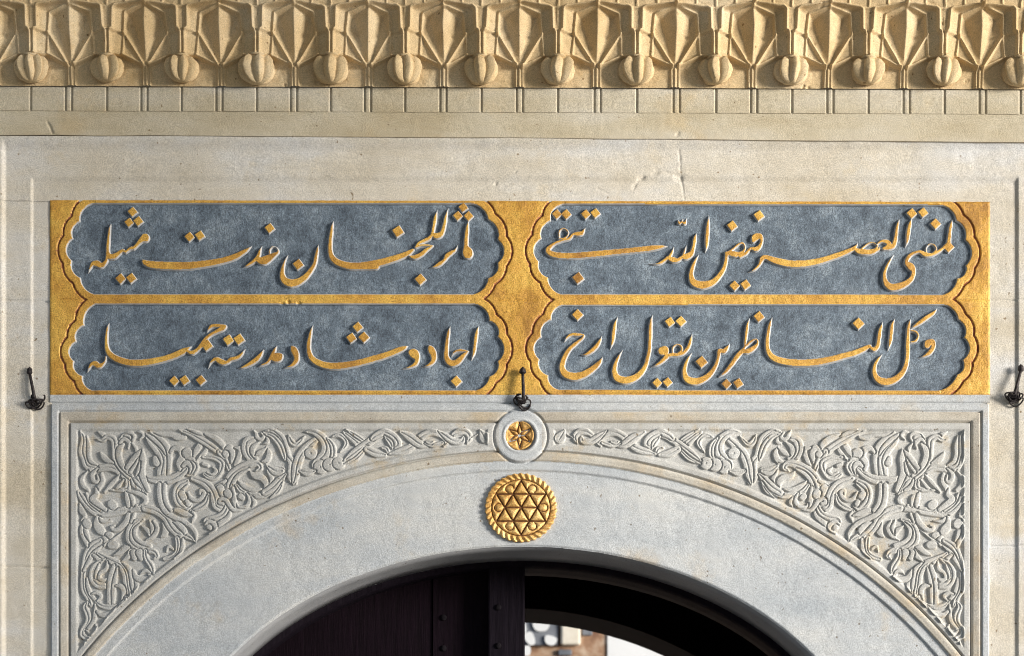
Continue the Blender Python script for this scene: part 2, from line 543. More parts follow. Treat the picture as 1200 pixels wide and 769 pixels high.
def tin(g, tris):
    A = np.full(g.shape, -1.0)
    for t in tris:
        (x0, z0, d0), (x1, z1, d1), (x2, z2, d2) = t
        det = (z1 - z2) * (x0 - x2) + (x2 - x1) * (z0 - z2)
        if abs(det) < 1e-12:
            continue
        Z = -g.Y
        a = ((z1 - z2) * (g.X - x2) + (x2 - x1) * (Z - z2)) / det
        b = ((z2 - z0) * (g.X - x2) + (x0 - x2) * (Z - z2)) / det
        c = 1 - a - b
        e = -1e-3
        m = (a >= e) & (b >= e) & (c >= e)
        v = a * d0 + b * d1 + c * d2
        A = np.where(m, np.maximum(A, v), A)
    return A

def build_niche(seed):
    rj = random.Random(seed)
    jit = {}
    def o(dx, py, d):
        k = (dx, py)
        if k not in jit:
            e = 0.0 if abs(dx) > 40 or py < 0 or py > 90 else 0.9
            jit[k] = (rj.uniform(-e, e) * (0.6 if dx else 0.8), rj.uniform(-e, e), rj.uniform(-1, 1) * 0.0012 * (e > 0))
        j = jit[k]
        return ortho(dx + j[0], py + j[1], d + j[2])
    tris = []
    lines = []        # (points, width px, height)
    leafs = None
    for s in (-1, 1):
        R0 = o(47 * s, 64, .044); R1 = o(47 * s, 37, .048); C1 = o(41 * s, 36, .048); C2 = o(39 * s, 9, .054)
        Cm = o(33 * s, 6.2, .055)
        A = o(0, 3, .057); Lx = o(0, 6.5, .052)
        T1 = o(47 * s, -14, .061); T0 = o(0, -14, .061); T2 = o(47 * s, 9, .0548)
        L1 = o(24 * s, 17, .037); L2 = o(26 * s, 41, .031); L3 = o(28 * s, 66, .026); Ft = o(3.2 * s, 78, .023)
        KL = o(17.5 * s, 24, .025); ra = o(0, 8, .051); rm = o(0, 28, .051); rb = o(0, 71, .027)
        r0 = o(47 * s, 67, .016); l3 = o(28 * s, 69.5, .015); ft = o(4 * s, 80.5, .015)
        s0 = o(47 * s, 104, .010); s1 = o(4 * s, 104, .010); st = o(0, 104, .014); sf = o(0, 79, .021)
        tris += [(T0, T1, T2), (T0, T2, C2), (T0, C2, Cm), (T0, Cm, A), (C2, T2, R1), (C2, R1, C1),
                 (A, Cm, Lx), (Cm, C2, L1), (Cm, L1, Lx), (C2, C1, L2), (C2, L2, L1),
                 (C1, R1, L2), (R1, R0, L3), (R1, L3, L2),
                 (L2, L3, Ft), (Lx, L1, KL), (L1, L2, KL), (L2, Ft, KL), (Lx, KL, ra), (KL, ra, rm), (KL, rm, rb), (KL, Ft, rb), (Ft, rb, sf),
                 (R0, L3, l3), (R0, l3, r0), (L3, Ft, ft), (L3, ft, l3), (Ft, ft, sf),
                 (r0, l3, s0), (l3, ft, s1), (l3, s1, s0), (ft, s1, sf), (s1, st, sf)]
        lines += [([o(42.0 * s, 64, .044), o(42.0 * s, 38, .048), C1, o(38.5 * s, 34, .048), o(37.6 * s, 10, .053), o(34 * s, 7.2, .055), A], 2.3, .0085), ([Lx, L1, L2, Ft], 2.0, .0072), ([L2, L3], 1.7, .005),
                  ([o(44.6 * s, 64, .044), L3, Ft], 2.1, .0065), ([C1, o(34 * s, 37.5, .04), L2], 1.8, .003),
                  ([ft, s1], 1.5, .0055), ([l3, o(10 * s, 79.6, .015), ft], 1.0, .002),
                  ([o(44.6 * s, 9, .055), A], 1.6, .003), ([o(22 * s, -14, .061), o(22 * s, 4, .057)], 1.5, .003), ([o(44.6 * s, -14, .061), o(44.6 * s, 6, .056)], 1.5, .003)]
        if s < 0:
            left = [Lx, L1, L2, Ft]
        else:
            right = [Ft, L2, L1]
    lines += [([ortho(0, 80, .018), ortho(0, 104, .014)], 1.2, .0035), ([ortho(0, -14, .061), ortho(0, 1, .058)], 1.5, .003)]
    leaf_poly = [(p[0], -p[1]) for p in left + right]
    ztop = ortho(0, -12, .061)[1]; zbot = ortho(0, 103.3, .006)[1]
    hw = 44.55 * S * kx
    st = 0.0014
    g = Grid(-hw - st, -ztop, hw + st, -zbot, st)
    H = tin(g, tris)
    H[H < 0] = .006
    px = S
    for pts, wd, hh in lines:
        d = seg_dist(g.X, g.Y, [(p[0], -p[1]) for p in pts]) / px
        H += hh * sstep(wd, wd * 0.25, d)
    H = blur(H, 1)
    X, Y = g.X / S, g.Y / S
    H += 0.0016 * vnoise(X, Y, 9, 210 + seed) + 0.0009 * vnoise(X, Y, 3.5, 250 + seed)
    for _ in range(rj.randint(3, 7)):      # knocked edges
        cx, cy, rc = rj.uniform(-42, 42) , rj.uniform(g.y[0] / S, g.y[-1] / S), rj.uniform(1.5, 4.0)
        dd = np.hypot(X - cx, Y - cy) + 2.5 * vnoise(X, Y, 3, 300 + seed)
        H -= rj.uniform(.001, .003) * sstep(rc, rc * .3, dd)
    L = poly_sdf(g.X, g.Y, leaf_poly)
    W = np.minimum(g.X + hw, hw - g.X)
    return g, H, L, W
bounds = [-231, -142, -53, 36.5, 125.5, 213, 301, 387.5, 474.5, 564, 653.5, 746, 838.5, 927.5, 1017, 1106, 1195, 1284, 1373, 1462]
for i in range(len(bounds) - 1):
    c = (bounds[i] + bounds[i + 1]) / 2
    wd = (bounds[i + 1] - bounds[i]) / 89.1
    gN, HN, LN, WN = build_niche(i)
    o = iso_mesh('niche', gN, np.minimum(-LN, WN + 0.0007), HN, CB, None, M_OCHRE, corn, raw=True, origin=(0, corn_o.y, corn_o.z))
    iso_mesh('leaf', gN, LN, HN, CB, None, M_OCHRE, o, raw=True, origin=(0, corn_o.y, corn_o.z))
    o.location = ((c - 600) * S * kx, 0, 0)
    o.scale = (wd * 1.0015, 1, 1)

def build_bud(kind, seed):
    rb = random.Random(seed * 7 + 3)
    k_ = [6, 8, 7][kind]; p0 = [0.5, 0.5, 0.30][kind] + rb.uniform(-.06, .06); f1, f2, f3 = rb.uniform(0, 6), rb.uniform(0, 6), rb.uniform(0, 6)
    squash = rb.uniform(.90, 1.0)
    bm = bmesh.new()
    nu, nv = 128, 64
    R = 17.2 * S
    vs = []
    for j in range(nv + 1):
        th = math.pi * j / nv
        row = []
        for i in range(nu):
            ph = 2 * math.pi * i / nu
            u = (ph * k_ / (2 * math.pi) + p0 + 0.04 * math.sin(3 * th + f1)) % 1.0
            tri = 1 - abs(2 * u - 1)                 # 1 on a leaf ridge, 0 between leaves
            st_ = math.sin(th)
            prof = st_ ** 0.8
            r = R * prof * (1 + 0.08 * math.cos(th + 0.4))
            cut = 0.27 * (1 - tri) ** 3.0 - 0.16 * tri ** 2.2
            tip = 0.50 + 0.62 * (1 - tri)            # pointed leaf tips under the collar
            if th < tip:
                cut = 0.20 + 0.06 * (1 - tri)
            r *= 1 - cut * min(1, st_ * 1.8)
            r *= 1 + 0.02 * math.sin(9 * ph + 5 * th + f2) * math.sin(7 * th + f3) + 0.03 * math.sin(2 * ph + f1) * math.sin(3 * th + f2)
            z = R * math.cos(th) * squash
            row.append(bm.verts.new((r * math.sin(ph), -r * math.cos(ph) * 0.80, z)))
        vs.append(row)
    for j in range(nv):
        for i in range(nu):
            f = (vs[j][i], vs[j + 1][i], vs[j + 1][(i + 1) % nu], vs[j][(i + 1) % nu])
            bm.faces.new(f)
    bmesh.ops.remove_doubles(bm, verts=bm.verts, dist=1e-5)
    # collar above the bud that ties it to the rib
    add_tube(bm, [(0, -0.004, R * 0.75), (0, -0.004, R * 1.12)], [R * 0.55, R * 0.30], 14)
    return bm
for i, b in enumerate(bounds[1:-1]):
    kind = [0, 2, 1, 0, 1, 2, 0, 2, 0, 0, 2, 0, 2, 0, 1, 0, 2, 1][i]
    d = 0.027
    p = at(b, 82.0, CB + d)
    o = bm_obj('pendant_bud', build_bud(kind, i), M_OCHRE, corn, True)
    o.location = (p[0] - corn_o.x, p[1] - corn_o.y, p[2] - corn_o.z)
    o.rotation_euler = (0, random.uniform(-.06, .06), random.uniform(-.35, .35))
    s = random.uniform(.95, 1.05)
    o.scale = (s * 1.12, s, s)

g = Grid(-228, 101.5, 1458, 133, 0.9)
H = np.full(g.shape, 0.0065)
for i in range(len(bounds) - 1):
    c = (bounds[i] + bounds[i + 1]) / 2
    for xx in (c - 3.6, c + 3.6, bounds[i]):
        xw = 600 + (xx - 600) * 1.0
        H -= 0.0045 * sstep(1.6, 0.2, np.abs(g.X - xw)) * (g.Y > 104.5)
H -= 0.003 * sstep(1.4, 0.2, np.abs(g.Y - 104))
H += 0.0008 * vnoise(g.X, g.Y, 14, 31) + 0.0004 * vnoise(g.X, g.Y, 4, 32)
iso_mesh('dentil_band', g, np.ones(g.shape), H, CB, 0.0, M_FRIEZE, corn, origin=tuple(corn_o))
g = Grid(-228, 132.2, 1458, 171, 1.2)
edge_y = 161.2 + 4.6 * np.clip((g.X - 250) / 950, 0, 1) ** 1.4 + 0.8 * vnoise(g.X, g.Y * 0, 60, 33)
H = 0.0045 + 0.0010 * vnoise(g.X, g.Y, 30, 34) + 0.0005 * vnoise(g.X, g.Y, 6, 35)
cr = seg_dist(g.X, g.Y, [(56, 146), (60, 153), (62, 159), (68, 162)])
H -= 0.0025 * sstep(1.6, 0.2, cr + vnoise(g.X, g.Y, 5, 36))
for cx, cy, r in ((793, 158, 4),):
    H -= 0.0018 * sstep(r, r * .3, np.hypot(g.X - cx, g.Y - cy) + 3 * vnoise(g.X, g.Y, 4, 37))
iso_mesh('frieze_band', g, edge_y - g.Y, H, CB, 0.0, M_FRIEZE, corn, origin=tuple(corn_o))
bm = bmesh.new()
zt2 = at(0, -12, CB + .061)[2]
add_box(bm, -1.66, 1.72, -(CB + .065) - corn_o.y, 0.03 - corn_o.y, zt2 - corn_o.z, zt2 + 0.10 - corn_o.z, 0.004)
add_box(bm, -1.7, 1.76, -(CB + .15) - corn_o.y, 0.03 - corn_o.y, zt2 + 0.102 - corn_o.z, zt2 + 0.30 - corn_o.z, 0.006)
bm_obj('upper_tier', bm, M_OCHRE, corn)
corn.rotation_euler = (0, TILT, 0)

# ------------------------------------------------------------------ inscription panel
WIN = {}
for key, y0 in (('A', 230), ('C', 345)):
    for i, x0 in enumerate((60, 180, 300, 420)):
        WIN['%s%d' % (key, i + 1)] = (x0, y0)
for key, y0 in (('B', 230), ('D', 345)):
    for i, x0 in enumerate((620, 740, 860, 1000)):
        WIN['%s%d' % (key, i + 1)] = (x0, y0)
ZS = 769.0 / 120.0
def wp(win, pts, sc_=ZS, org=None):
    ox, oy = org or WIN[win]
    return [(ox + p[0] / sc_, oy + p[1] / sc_, (p[2] / sc_ if len(p) > 2 else 0)) for p in pts]

PD = 0.018          # gilded face
SD = 0.0122         # slate ground
panel = thing('inscription_panel', 'blue-grey slate panel with gilded scalloped borders and four lines of gold Arabic script', 'inscription panel', at(609, 463, PD))
po = tuple(panel.location)

def arc(a, b, bul, n=9):
    """points from a towards b bulging to the left of travel by bul pixels (b left out)"""
    a = np.array(a, float); b = np.array(b, float)
    m = (a + b) / 2; t = b - a; L = np.hypot(*t); nrm = np.array([t[1], -t[0]]) / L
    h = bul
    R = (L * L / 4 + h * h) / (2 * h)
    c = m + nrm * (h - R)
    a0 = math.atan2(*(a - c)[::-1]); a1 = math.atan2(*(b - c)[::-1])
    d = (a1 - a0 + math.pi) % (2 * math.pi) - math.pi
    if abs(h) > L / 2:
        d = d - math.copysign(2 * math.pi, d) if abs(d) < math.pi else d
    r = abs(R)
    return [(c[0] + r * math.cos(a0 + d * i / n), c[1] + r * math.sin(a0 + d * i / n)) for i in range(n)]

def cartouche(top_l, top_r, left, right, bot_r, bot_l):
    """left / right: four cusps, top to bottom"""
    P = []
    P += [top_l]
    P += arc(top_r, right[0], 5.0)
    P += arc(right[0], right[1], 5.2)
    P += arc(right[1], right[2], 7.4)
    P += arc(right[2], right[3], 4.8)
    P += arc(right[3], bot_r, 4.2)
    P += [bot_r]
    P += arc(bot_l, left[3], 4.2)
    P += arc(left[3], left[2], 4.8)
    P += arc(left[2], left[1], 7.4)
    P += arc(left[1], left[0], 5.2)
    P += arc(left[0], top_l, 5.0)
    return P
CART = {
    'A': cartouche((108, 239.2), (552, 239.4), [(94, 259.6), (86, 279.5), (84.5, 305), (94.5, 325)], [(571.5, 258), (582.5, 281), (582.5, 307.5), (571.5, 325)], (555, 344), (110, 344)),
    'B': cartouche((659, 240), (1101, 241), [(646, 259), (635, 279.5), (632, 306), (642.5, 324.5)], [(1120, 259), (1130.3, 281), (1131, 311), (1121, 325.5)], (1105, 344.6), (657, 344)),
    'C': cartouche((111, 356.8), (556, 357), [(99, 381.5), (90, 400.4), (87, 423), (97.2, 440)], [(572.6, 376.5), (582.5, 395), (582.5, 423), (572.6, 440.5)], (556, 456.7), (108, 456.7)),
    'D': cartouche((661, 358.2), (1103, 357.5), [(646.5, 374.8), (635, 395), (632.5, 420.7), (642.8, 439.3)], [(1122.3, 374.8), (1129, 395.7), (1127.2, 421.5), (1121, 438.5)], (1099, 457), (655, 456)),
}
g = Grid(56, 232, 1163, 466, 0.75)
cs = np.full(g.shape, -1e3)
for k, P in CART.items():
    P = np.array(P)
    x0, y0 = P.min(0) - 22; x1, y1 = P.max(0) + 22
    j = np.nonzero((g.x >= x0) & (g.x <= x1))[0]; i = np.nonzero((g.y >= y0) & (g.y <= y1))[0]
    sl = (slice(i[0], i[-1] + 1), slice(j[0], j[-1] + 1))
    cs[sl] = np.maximum(cs[sl], poly_sdf(g.X[sl], g.Y[sl], P))
outer = np.minimum(np.minimum(g.X - 58.2, 1160.3 - g.X), np.minimum(g.Y - (234.3 + 2.0 * (g.X - 58) / 1100), 462.4 + 0.8 * (g.X - 58) / 1100 - g.Y))
outer += 0.5 * vnoise(g.X, g.Y, 7, 41)
F = np.minimum(outer, -cs)
H = np.zeros(g.shape)
gro = np.abs(-cs - 10.3)
H -= 0.0042 * np.clip(1.2 - gro / 1.25, 0, 1)
H -= 0.0052 * np.clip(0.9 + cs / 1.0, 0, 1) * (outer > 1.0)
H -= 0.0018 * sstep(2.0, 0, outer)
bar = (g.X > 112) & (g.X < 556) | (g.X > 662) & (g.X < 1102)
H += bar * 0.0012 * sstep(2.4, 0.5, np.abs(cs + 2.6)) * (np.abs(g.Y - 350) > 20)
# the slab joint across the gilded ends and wear
H -= 0.0012 * sstep(1.1, 0.2, np.abs(g.Y - 351.3 - 1.2 * vnoise(g.X, g.Y, 25, 42))) * (outer > 0) * (((g.X < 100) | (np.abs(g.X - 607) < 24) | (g.X > 1118)))
H += 0.0010 * vnoise(g.X, g.Y, 22, 43) + 0.0007 * vnoise(g.X, g.Y, 6, 44) + 0.0003 * vnoise(g.X, g.Y, 2.5, 45)
for cx, cy, r in ((331, 357, 4), (350, 356, 4), (338, 354, 3)):
    H -= 0.003 * sstep(r, 1, np.hypot(g.X - cx, g.Y - cy))
mt = np.where(-cs < 0.72, 1, 0)
mt2 = (gro < 1.1) & (outer > 0)
ob = iso_mesh('gilded_border', g, F, H, PD, 0.004, [M_GOLD, M_EDGE, M_BOLE], panel, matF=mt, skirt_mat=1, origin=po)
me = ob.data
co = np.zeros(len(me.polygons) * 3, np.float32); me.polygons.foreach_get('center', co); co = co.reshape(-1, 3)
kk = S * (D - PD) / D
jx = np.clip(np.round(((co[:, 0] + po[0]) / kk + 600 - g.x[0]) / g.step).astype(int), 0, g.shape[1] - 1)
iy = np.clip(np.round((HOR - (co[:, 2] + po[2] - CZ) / kk - g.y[0]) / g.step).astype(int), 0, g.shape[0] - 1)
mi = np.zeros(len(me.polygons), np.int32); me.polygons.foreach_get('material_index', mi)
mi[mt2[iy, jx] & (mi == 0)] = 2
me.polygons.foreach_set('material_index', mi)

fields = {}
for k, P in CART.items():
    c = np.mean(P, 0)
    gx = Grid(np.min(np.array(P)[:, 0]) - 3, np.min(np.array(P)[:, 1]) - 3, np.max(np.array(P)[:, 0]) + 3, np.max(np.array(P)[:, 1]) + 3, 1.6)
    sd = poly_sdf(gx.X, gx.Y, P) + 1.2
    H = 0.0008 * vnoise(gx.X, gx.Y, 24, 51) + 0.0005 * vnoise(gx.X, gx.Y, 7, 52) - 0.0004
    fields[k] = iso_mesh('slate_field', gx, sd, H, SD, 0.003, M_SLATE, panel, ref_d=0.013, origin=po)

LET_H = 0.0062
def word(key, strokes, dots=()):
    """one gilded word: strokes = [(window, points...)], each stroke traced with its own width along its length"""
    allp = []
    for win, pts in strokes:
        allp.append(wp(win, pts))
    q = np.vstack([np.array(p) for p in allp])
    g = Grid(q[:, 0].min() - 9, q[:, 1].min() - 9, q[:, 0].max() + 9, q[:, 1].max() + 9, 0.55)
    sd = np.full(g.shape, -9.0)
    for p in allp:
        sd = np.maximum(sd, brush(g, p, 2.5)[0])
    sd = sd - 0.45 + 0.3 * vnoise(g.X, g.Y, 5, 61)
    H = LET_H * np.clip(0.15 + sd / 0.95, 0.05, 1)
    H += 0.0006 * vnoise(g.X, g.Y, 5, 62)
    o = iso_mesh('word', g, sd + 0.25, H, SD, SD - 0.002, [M_GOLD, M_EDGE], fields[key], matF=(sd < 0.78).astype(int), skirt_mat=1, ref_d=0.015, origin=po)
    for win, x, y, r in dots:
        dot(key, *wp(win, [(x, y)])[0][:2], r / ZS)
    return o

DOT = None
def dot(key, px, py, r):
    global DOT
    if DOT is None:
        g = Grid(-9, -9, 9, 9, 0.5)
        a = math.radians(6)
        u = g.X * math.cos(a) + g.Y * math.sin(a); v = -g.X * math.sin(a) + g.Y * math.cos(a)
        sd = (8.0 - np.abs(u) * 1.06 - np.abs(v) * 1.06) / 1.5
        H = LET_H * np.clip(0.15 + sd / 0.95, 0.05, 1)
        me = iso_mesh('dot', Grid(-9 * S, -9 * S, 9 * S, 9 * S, 0.5 * S), sd, H, 0, -0.004, [M_GOLD, M_EDGE], fields[key], matF=(sd < 0.82).astype(int), skirt_mat=1, raw=True)
        DOT = me
        o = DOT
    else:
        o = DOT.copy(); COL.objects.link(o); o.parent = fields[key]
    p = at(px, py, 0.015)
    o.location = (p[0] - po[0], -SD - po[1], p[2] - po[2])
    s = r / 8.0 * random.uniform(.96, 1.05)
    o.scale = (s, 1, s)
    o.rotation_euler = (0, random.uniform(-.10, .10), 0)

# --- upper left line
word('A', [('A1', [(450, 203, 6), (440, 240, 24), (433, 300, 32), (428, 360, 36), (425, 420, 40), (440, 455, 54), (475, 452, 54), (505, 432, 42), (535, 412, 36), (560, 418, 32), (590, 398, 34), (620, 390, 36), (650, 360, 38), (680, 330, 52), (706, 315, 76)]),
           ('A1', [(545, 405, 26), (560, 425, 24)]), ('A1', [(605, 385, 26), (622, 400, 22)]),
           ('A1', [(425, 440, 36), (412, 490, 36), (378, 522, 50), (345, 508, 60), (312, 512, 44), (290, 548, 24), (274, 582, 6)])],
     [('A1', 612, 120, 48), ('A1', 585, 200, 46), ('A1', 655, 190, 46), ('A1', 522, 622, 48), ('A1', 602, 618, 48)])
word('A', [('A2', [(-84, 478, 14), (-64, 500, 50), (0, 518, 70), (100, 524, 74), (250, 525, 72), (400, 508, 64), (500, 490, 60), (600, 460, 56), (660, 430, 48), (700, 405, 34), (736, 376, 8)])],
     [('A2', 270, 308, 46), ('A2', 348, 298, 46)])
word('A', [('A3', [(45, 372, 8), (30, 410, 28), (15, 455, 40), (-15, 488, 38), (-60, 520, 28), (-100, 537, 6)]),
           ('A3', [(15, 480, 50), (55, 488, 74), (100, 465, 64), (140, 440, 44), (166, 420, 28), (155, 388, 18), (125, 382, 20), (104, 405, 22), (104, 432, 24)])],
     [('A3', 103, 243, 48)])
word('A', [('A3', [(240, 442, 8), (217, 490, 26), (202, 540, 36), (197, 590, 50), (217, 635, 66), (265, 656, 74), (320, 642, 64), (370, 608, 54), (410, 560, 46), (440, 510, 40), (452, 450, 38), (462, 400, 28), (468, 362, 6)])],
     [('A3', 317, 515, 54)])
word('A', [('A3', [(582, 186, 6), (572, 230, 30), (563, 300, 38), (556, 370, 42), (560, 430, 48), (578, 470, 56), (622, 503, 62), (700, 525, 68), (800, 527, 68), (897, 525, 70)]),
           ('A4', [(20, 527, 70), (100, 515, 70), (200, 490, 64), (300, 460, 58), (370, 430, 50), (410, 405, 30)]),
           ('A4', [(382, 452, 22), (422, 460, 46), (472, 438, 42), (512, 404, 38), (560, 374, 20)]),
           ('A4', [(558, 374, 20), (510, 370, 30), (470, 372, 28), (432, 385, 30)]),
           ('A4', [(430, 388, 26), (452, 358, 34), (490, 338, 38), (530, 318, 38), (552, 290, 36), (566, 230, 36), (576, 170, 36), (592, 103, 8)]),
           ('A4', [(560, 292, 44), (592, 300, 58), (626, 280, 44), (645, 220, 38), (656, 160, 32), (674, 88, 6)])],
     [('A4', 297, 267, 56), ('A4', 465, 627, 52)])
word('A', [('A4', [(748, 362, 6), (728, 405, 26), (697, 425, 40), (665, 450, 44), (645, 482, 34), (610, 510, 42), (575, 530, 30), (528, 541, 6)])], [])
word('A', [('A4', [(826, 188, 14), (816, 250, 38), (810, 320, 42), (808, 380, 48), (820, 424, 88), (822, 440, 80)])],
     [('A4', 787, 88, 46), ('A4', 746, 150, 48), ('A4', 827, 152, 48)])
# --- lower left line
word('C', [('C1', [(436, 210, 6), (422, 260, 28), (415, 330, 34), (418, 400, 42), (440, 450, 54), (500, 490, 60), (580, 514, 64), (660, 517, 66), (750, 507, 62), (850, 485, 58), (897, 470, 58)]),
           ('C2', [(125, 472, 58), (180, 450, 58), (230, 425, 52), (284, 392, 10)]),
           ('C2', [(250, 428, 34), (290, 440, 44), (330, 415, 38), (365, 385, 48), (400, 385, 66)]),
           ('C2', [(330, 412, 30), (380, 350, 38), (420, 310, 36), (470, 282, 40), (520, 256, 48), (536, 240, 34), (490, 237, 38), (440, 240, 38), (415, 262, 26), (398, 290, 8)]),
           ('C1', [(412, 470, 22), (402, 510, 26), (360, 540, 48), (332, 522, 54), (302, 530, 36), (280, 565, 20), (266, 592, 6)])],
     [('C2', 400, 385, 58), ('C2', 155, 652, 48), ('C2', 233, 647, 48), ('C2', 355, 647, 50)])
word('C', [('C2', [(408, 558, 6), (430, 512, 26), (470, 488, 44), (510, 510, 56), (550, 512, 40), (580, 490, 40), (620, 480, 40), (657, 455, 32), (688, 412, 8)])],
     [('C2', 562, 345, 52), ('C2', 642, 340, 52)])
word('C', [('C2', [(825, 418, 14), (800, 460, 38), (760, 500, 46), (710, 530, 38), (670, 550, 26), (630, 557, 6)])])
word('C', [('C3', [(10, 547, 6), (50, 530, 26), (90, 510, 32), (120, 462, 42), (140, 420, 32), (157, 386, 8)]),
           ('C3', [(120, 482, 44), (158, 476, 84), (185, 465, 50)])])
word('C', [('C3', [(265, 388, 14), (285, 420, 62), (302, 460, 58), (302, 500, 48), (270, 535, 36), (235, 548, 20), (202, 556, 6)])])
word('C', [('C3', [(428, 230, 6), (413, 280, 30), (399, 350, 40), (396, 420, 46), (420, 482, 54), (480, 522, 62), (560, 540, 66), (650, 537, 66), (750, 520, 60), (850, 495, 60), (897, 480, 60)]),
           ('C4', [(125, 482, 60), (200, 460, 58), (290, 425, 56), (340, 405, 42), (372, 388, 8)])],
     [('C3', 764, 248, 50), ('C3', 716, 330, 50), ('C3', 810, 325, 50)])
word('C', [('C4', [(395, 440, 56), (418, 448, 84), (440, 485, 50), (430, 522, 42), (390, 546, 30), (355, 556, 18), (318, 560, 6)])])
word('C', [('C4', [(528, 382, 14), (548, 420, 64), (565, 460, 58), (562, 500, 46), (530, 532, 32), (500, 542, 18), (466, 548, 6)])])
word('C', [('C4', [(690, 236, 6), (676, 290, 34), (665, 360, 40), (660, 420, 44), (662, 480, 52), (692, 518, 60), (732, 515, 58), (772, 480, 48), (800, 450, 36), (828, 430, 14)]),
           ('C4', [(822, 430, 22), (780, 424, 34), (740, 426, 32), (714, 442, 24), (698, 468, 8)])],
     [('C4', 735, 655, 54)])
word('C', [('C4', [(905, 238, 8), (888, 290, 34), (877, 370, 38), (867, 440, 34), (848, 498, 8)])])
# --- upper right line
word('B', [('B1', [(424, 234, 6), (396, 278, 40), (362, 285, 46), (330, 290, 32), (300, 320, 32), (250, 335, 30), (200, 352, 32), (160, 380, 40), (142, 410, 50), (172, 437, 56), (250, 449, 60), (350, 449, 60), (500, 436, 60), (650, 421, 56), (800, 406, 56), (897, 396, 56)]),
           ('B2', [(120, 397, 58), (180, 388, 50), (225, 382, 36), (275, 376, 6)]),
           ('B1', [(225, 305, 26), (228, 265, 24), (255, 245, 24), (287, 262, 24), (292, 292, 24), (265, 318, 26), (225, 322, 26)])],
     [('B1', 208, 138, 48), ('B1', 278, 138, 48), ('B1', 425, 138, 48), ('B1', 497, 130, 48), ('B1', 367, 617, 54)])
word('B', [('B2', [(582, 140, 5), (573, 220, 36), (567, 300, 42), (564, 370, 34), (553, 427, 6)])])
word('B', [('B2', [(488, 275, 6), (476, 320, 36), (466, 380, 38), (450, 430, 48), (412, 456, 60), (380, 462, 38), (345, 482, 42), (310, 480, 54), (275, 467, 42), (250, 482, 36), (210, 506, 30), (170, 512, 18), (125, 505, 5)]),
           ('B2', [(413, 365, 6), (400, 410, 26), (388, 445, 26)]), ('B2', [(320, 378, 6), (305, 420, 28), (285, 455, 36)]),
           ('B2', [(350, 182, 16), (358, 205, 34), (378, 195, 24), (385, 175, 14)]), ('B2', [(378, 195, 24), (400, 205, 36), (415, 165, 8)])])
word('B', [('B2', [(510, 433, 6), (482, 480, 28), (457, 540, 40), (447, 600, 50), (467, 650, 64), (530, 670, 74), (600, 653, 60), (650, 610, 50), (690, 550, 44), (708, 490, 40), (714, 430, 40)]),
           ('B2', [(712, 430, 40), (745, 432, 54), (795, 440, 54), (832, 425, 36), (852, 390, 26), (835, 356, 26), (800, 365, 28), (765, 395, 26), (735, 415, 26)]),
           ('B3', [(45, 455, 36), (90, 430, 36), (125, 395, 32), (165, 400, 48), (195, 375, 38), (207, 335, 36), (193, 302, 52), (160, 312, 66), (145, 338, 40)])],
     [('B2', 755, 225, 50), ('B2', 773, 675, 48), ('B2', 855, 667, 48), ('B3', 187, 148, 50)])
word('B', [('B3', [(105, 571, 5), (150, 556, 24), (190, 515, 32), (212, 470, 44), (240, 460, 48), (300, 482, 60), (400, 507, 66), (500, 510, 66), (600, 497, 60), (700, 472, 56), (800, 437, 52), (897, 397, 42)]),
           ('B4', [(-10, 402, 44), (15, 382, 32), (36, 346, 6)]),
           ('B4', [(10, 400, 36), (50, 418, 56), (110, 422, 56), (160, 410, 44), (178, 378, 22), (150, 352, 24), (115, 356, 24), (80, 380, 24), (55, 405, 26)]),
           ('B4', [(160, 412, 40), (195, 395, 24), (178, 365, 20), (210, 342, 34), (250, 345, 46), (268, 372, 48), (232, 396, 36)]),
           ('B4', [(225, 396, 34), (272, 390, 44), (302, 368, 46), (316, 320, 42), (323, 260, 38), (333, 210, 30), (346, 170, 6)])])
word('B', [('B4', [(436, 172, 14), (421, 220, 38), (411, 280, 42), (403, 340, 34), (388, 388, 6)])],
     [('B4', 437, 132, 50), ('B4', 522, 125, 50)])
word('B', [('B4', [(744, 172, 8), (731, 220, 34), (722, 280, 38), (716, 350, 46), (712, 380, 60)]),
           ('B4', [(705, 370, 40), (675, 392, 34), (640, 415, 36), (590, 440, 38), (540, 441, 48), (500, 420, 38), (450, 430, 36), (415, 457, 40), (398, 500, 46), (430, 532, 66), (450, 562, 48), (440, 612, 46), (400, 652, 54), (340, 680, 66), (282, 684, 66), (242, 650, 52), (232, 590, 40), (250, 530, 32), (280, 475, 24), (308, 436, 5)]),
           ('B4', [(545, 425, 22), (548, 385, 22), (575, 362, 24), (606, 370, 24), (622, 400, 24), (602, 430, 26)])],
     [('B4', 712, 383, 56), ('B4', 615, 210, 52)])
# --- lower right line
word('D', [('D1', [(262, 360, 6), (285, 325, 28), (320, 305, 36), (370, 305, 38), (410, 310, 24), (395, 335, 30), (340, 378, 38), (290, 430, 44), (257, 500, 50), (248, 560, 58), (278, 603, 68), (340, 619, 74), (410, 603, 64), (480, 558, 54), (530, 510, 38), (554, 466, 6)])],
     [('D1', 363, 156, 54)])
word('D', [('D1', [(549, 308, 6), (531, 350, 30), (501, 395, 42), (457, 435, 40), (420, 455, 28), (382, 449, 6)])])
word('D', [('D1', [(667, 168, 6), (646, 220, 32), (636, 280, 40), (628, 350, 36), (608, 417, 6)])])
word('D', [('D1', [(704, 416, 6), (672, 470, 28), (647, 530, 42), (642, 590, 54), (667, 633, 66), (730, 648, 70), (800, 623, 60), (850, 578, 50), (880, 520, 42), (897, 450, 38)]),
           ('D2', [(158, 156, 6), (146, 200, 30), (141, 270, 40), (138, 350, 40), (132, 430, 40), (115, 500, 44)])],
     [('D2', 192, 667, 48), ('D2', 270, 662, 48)])
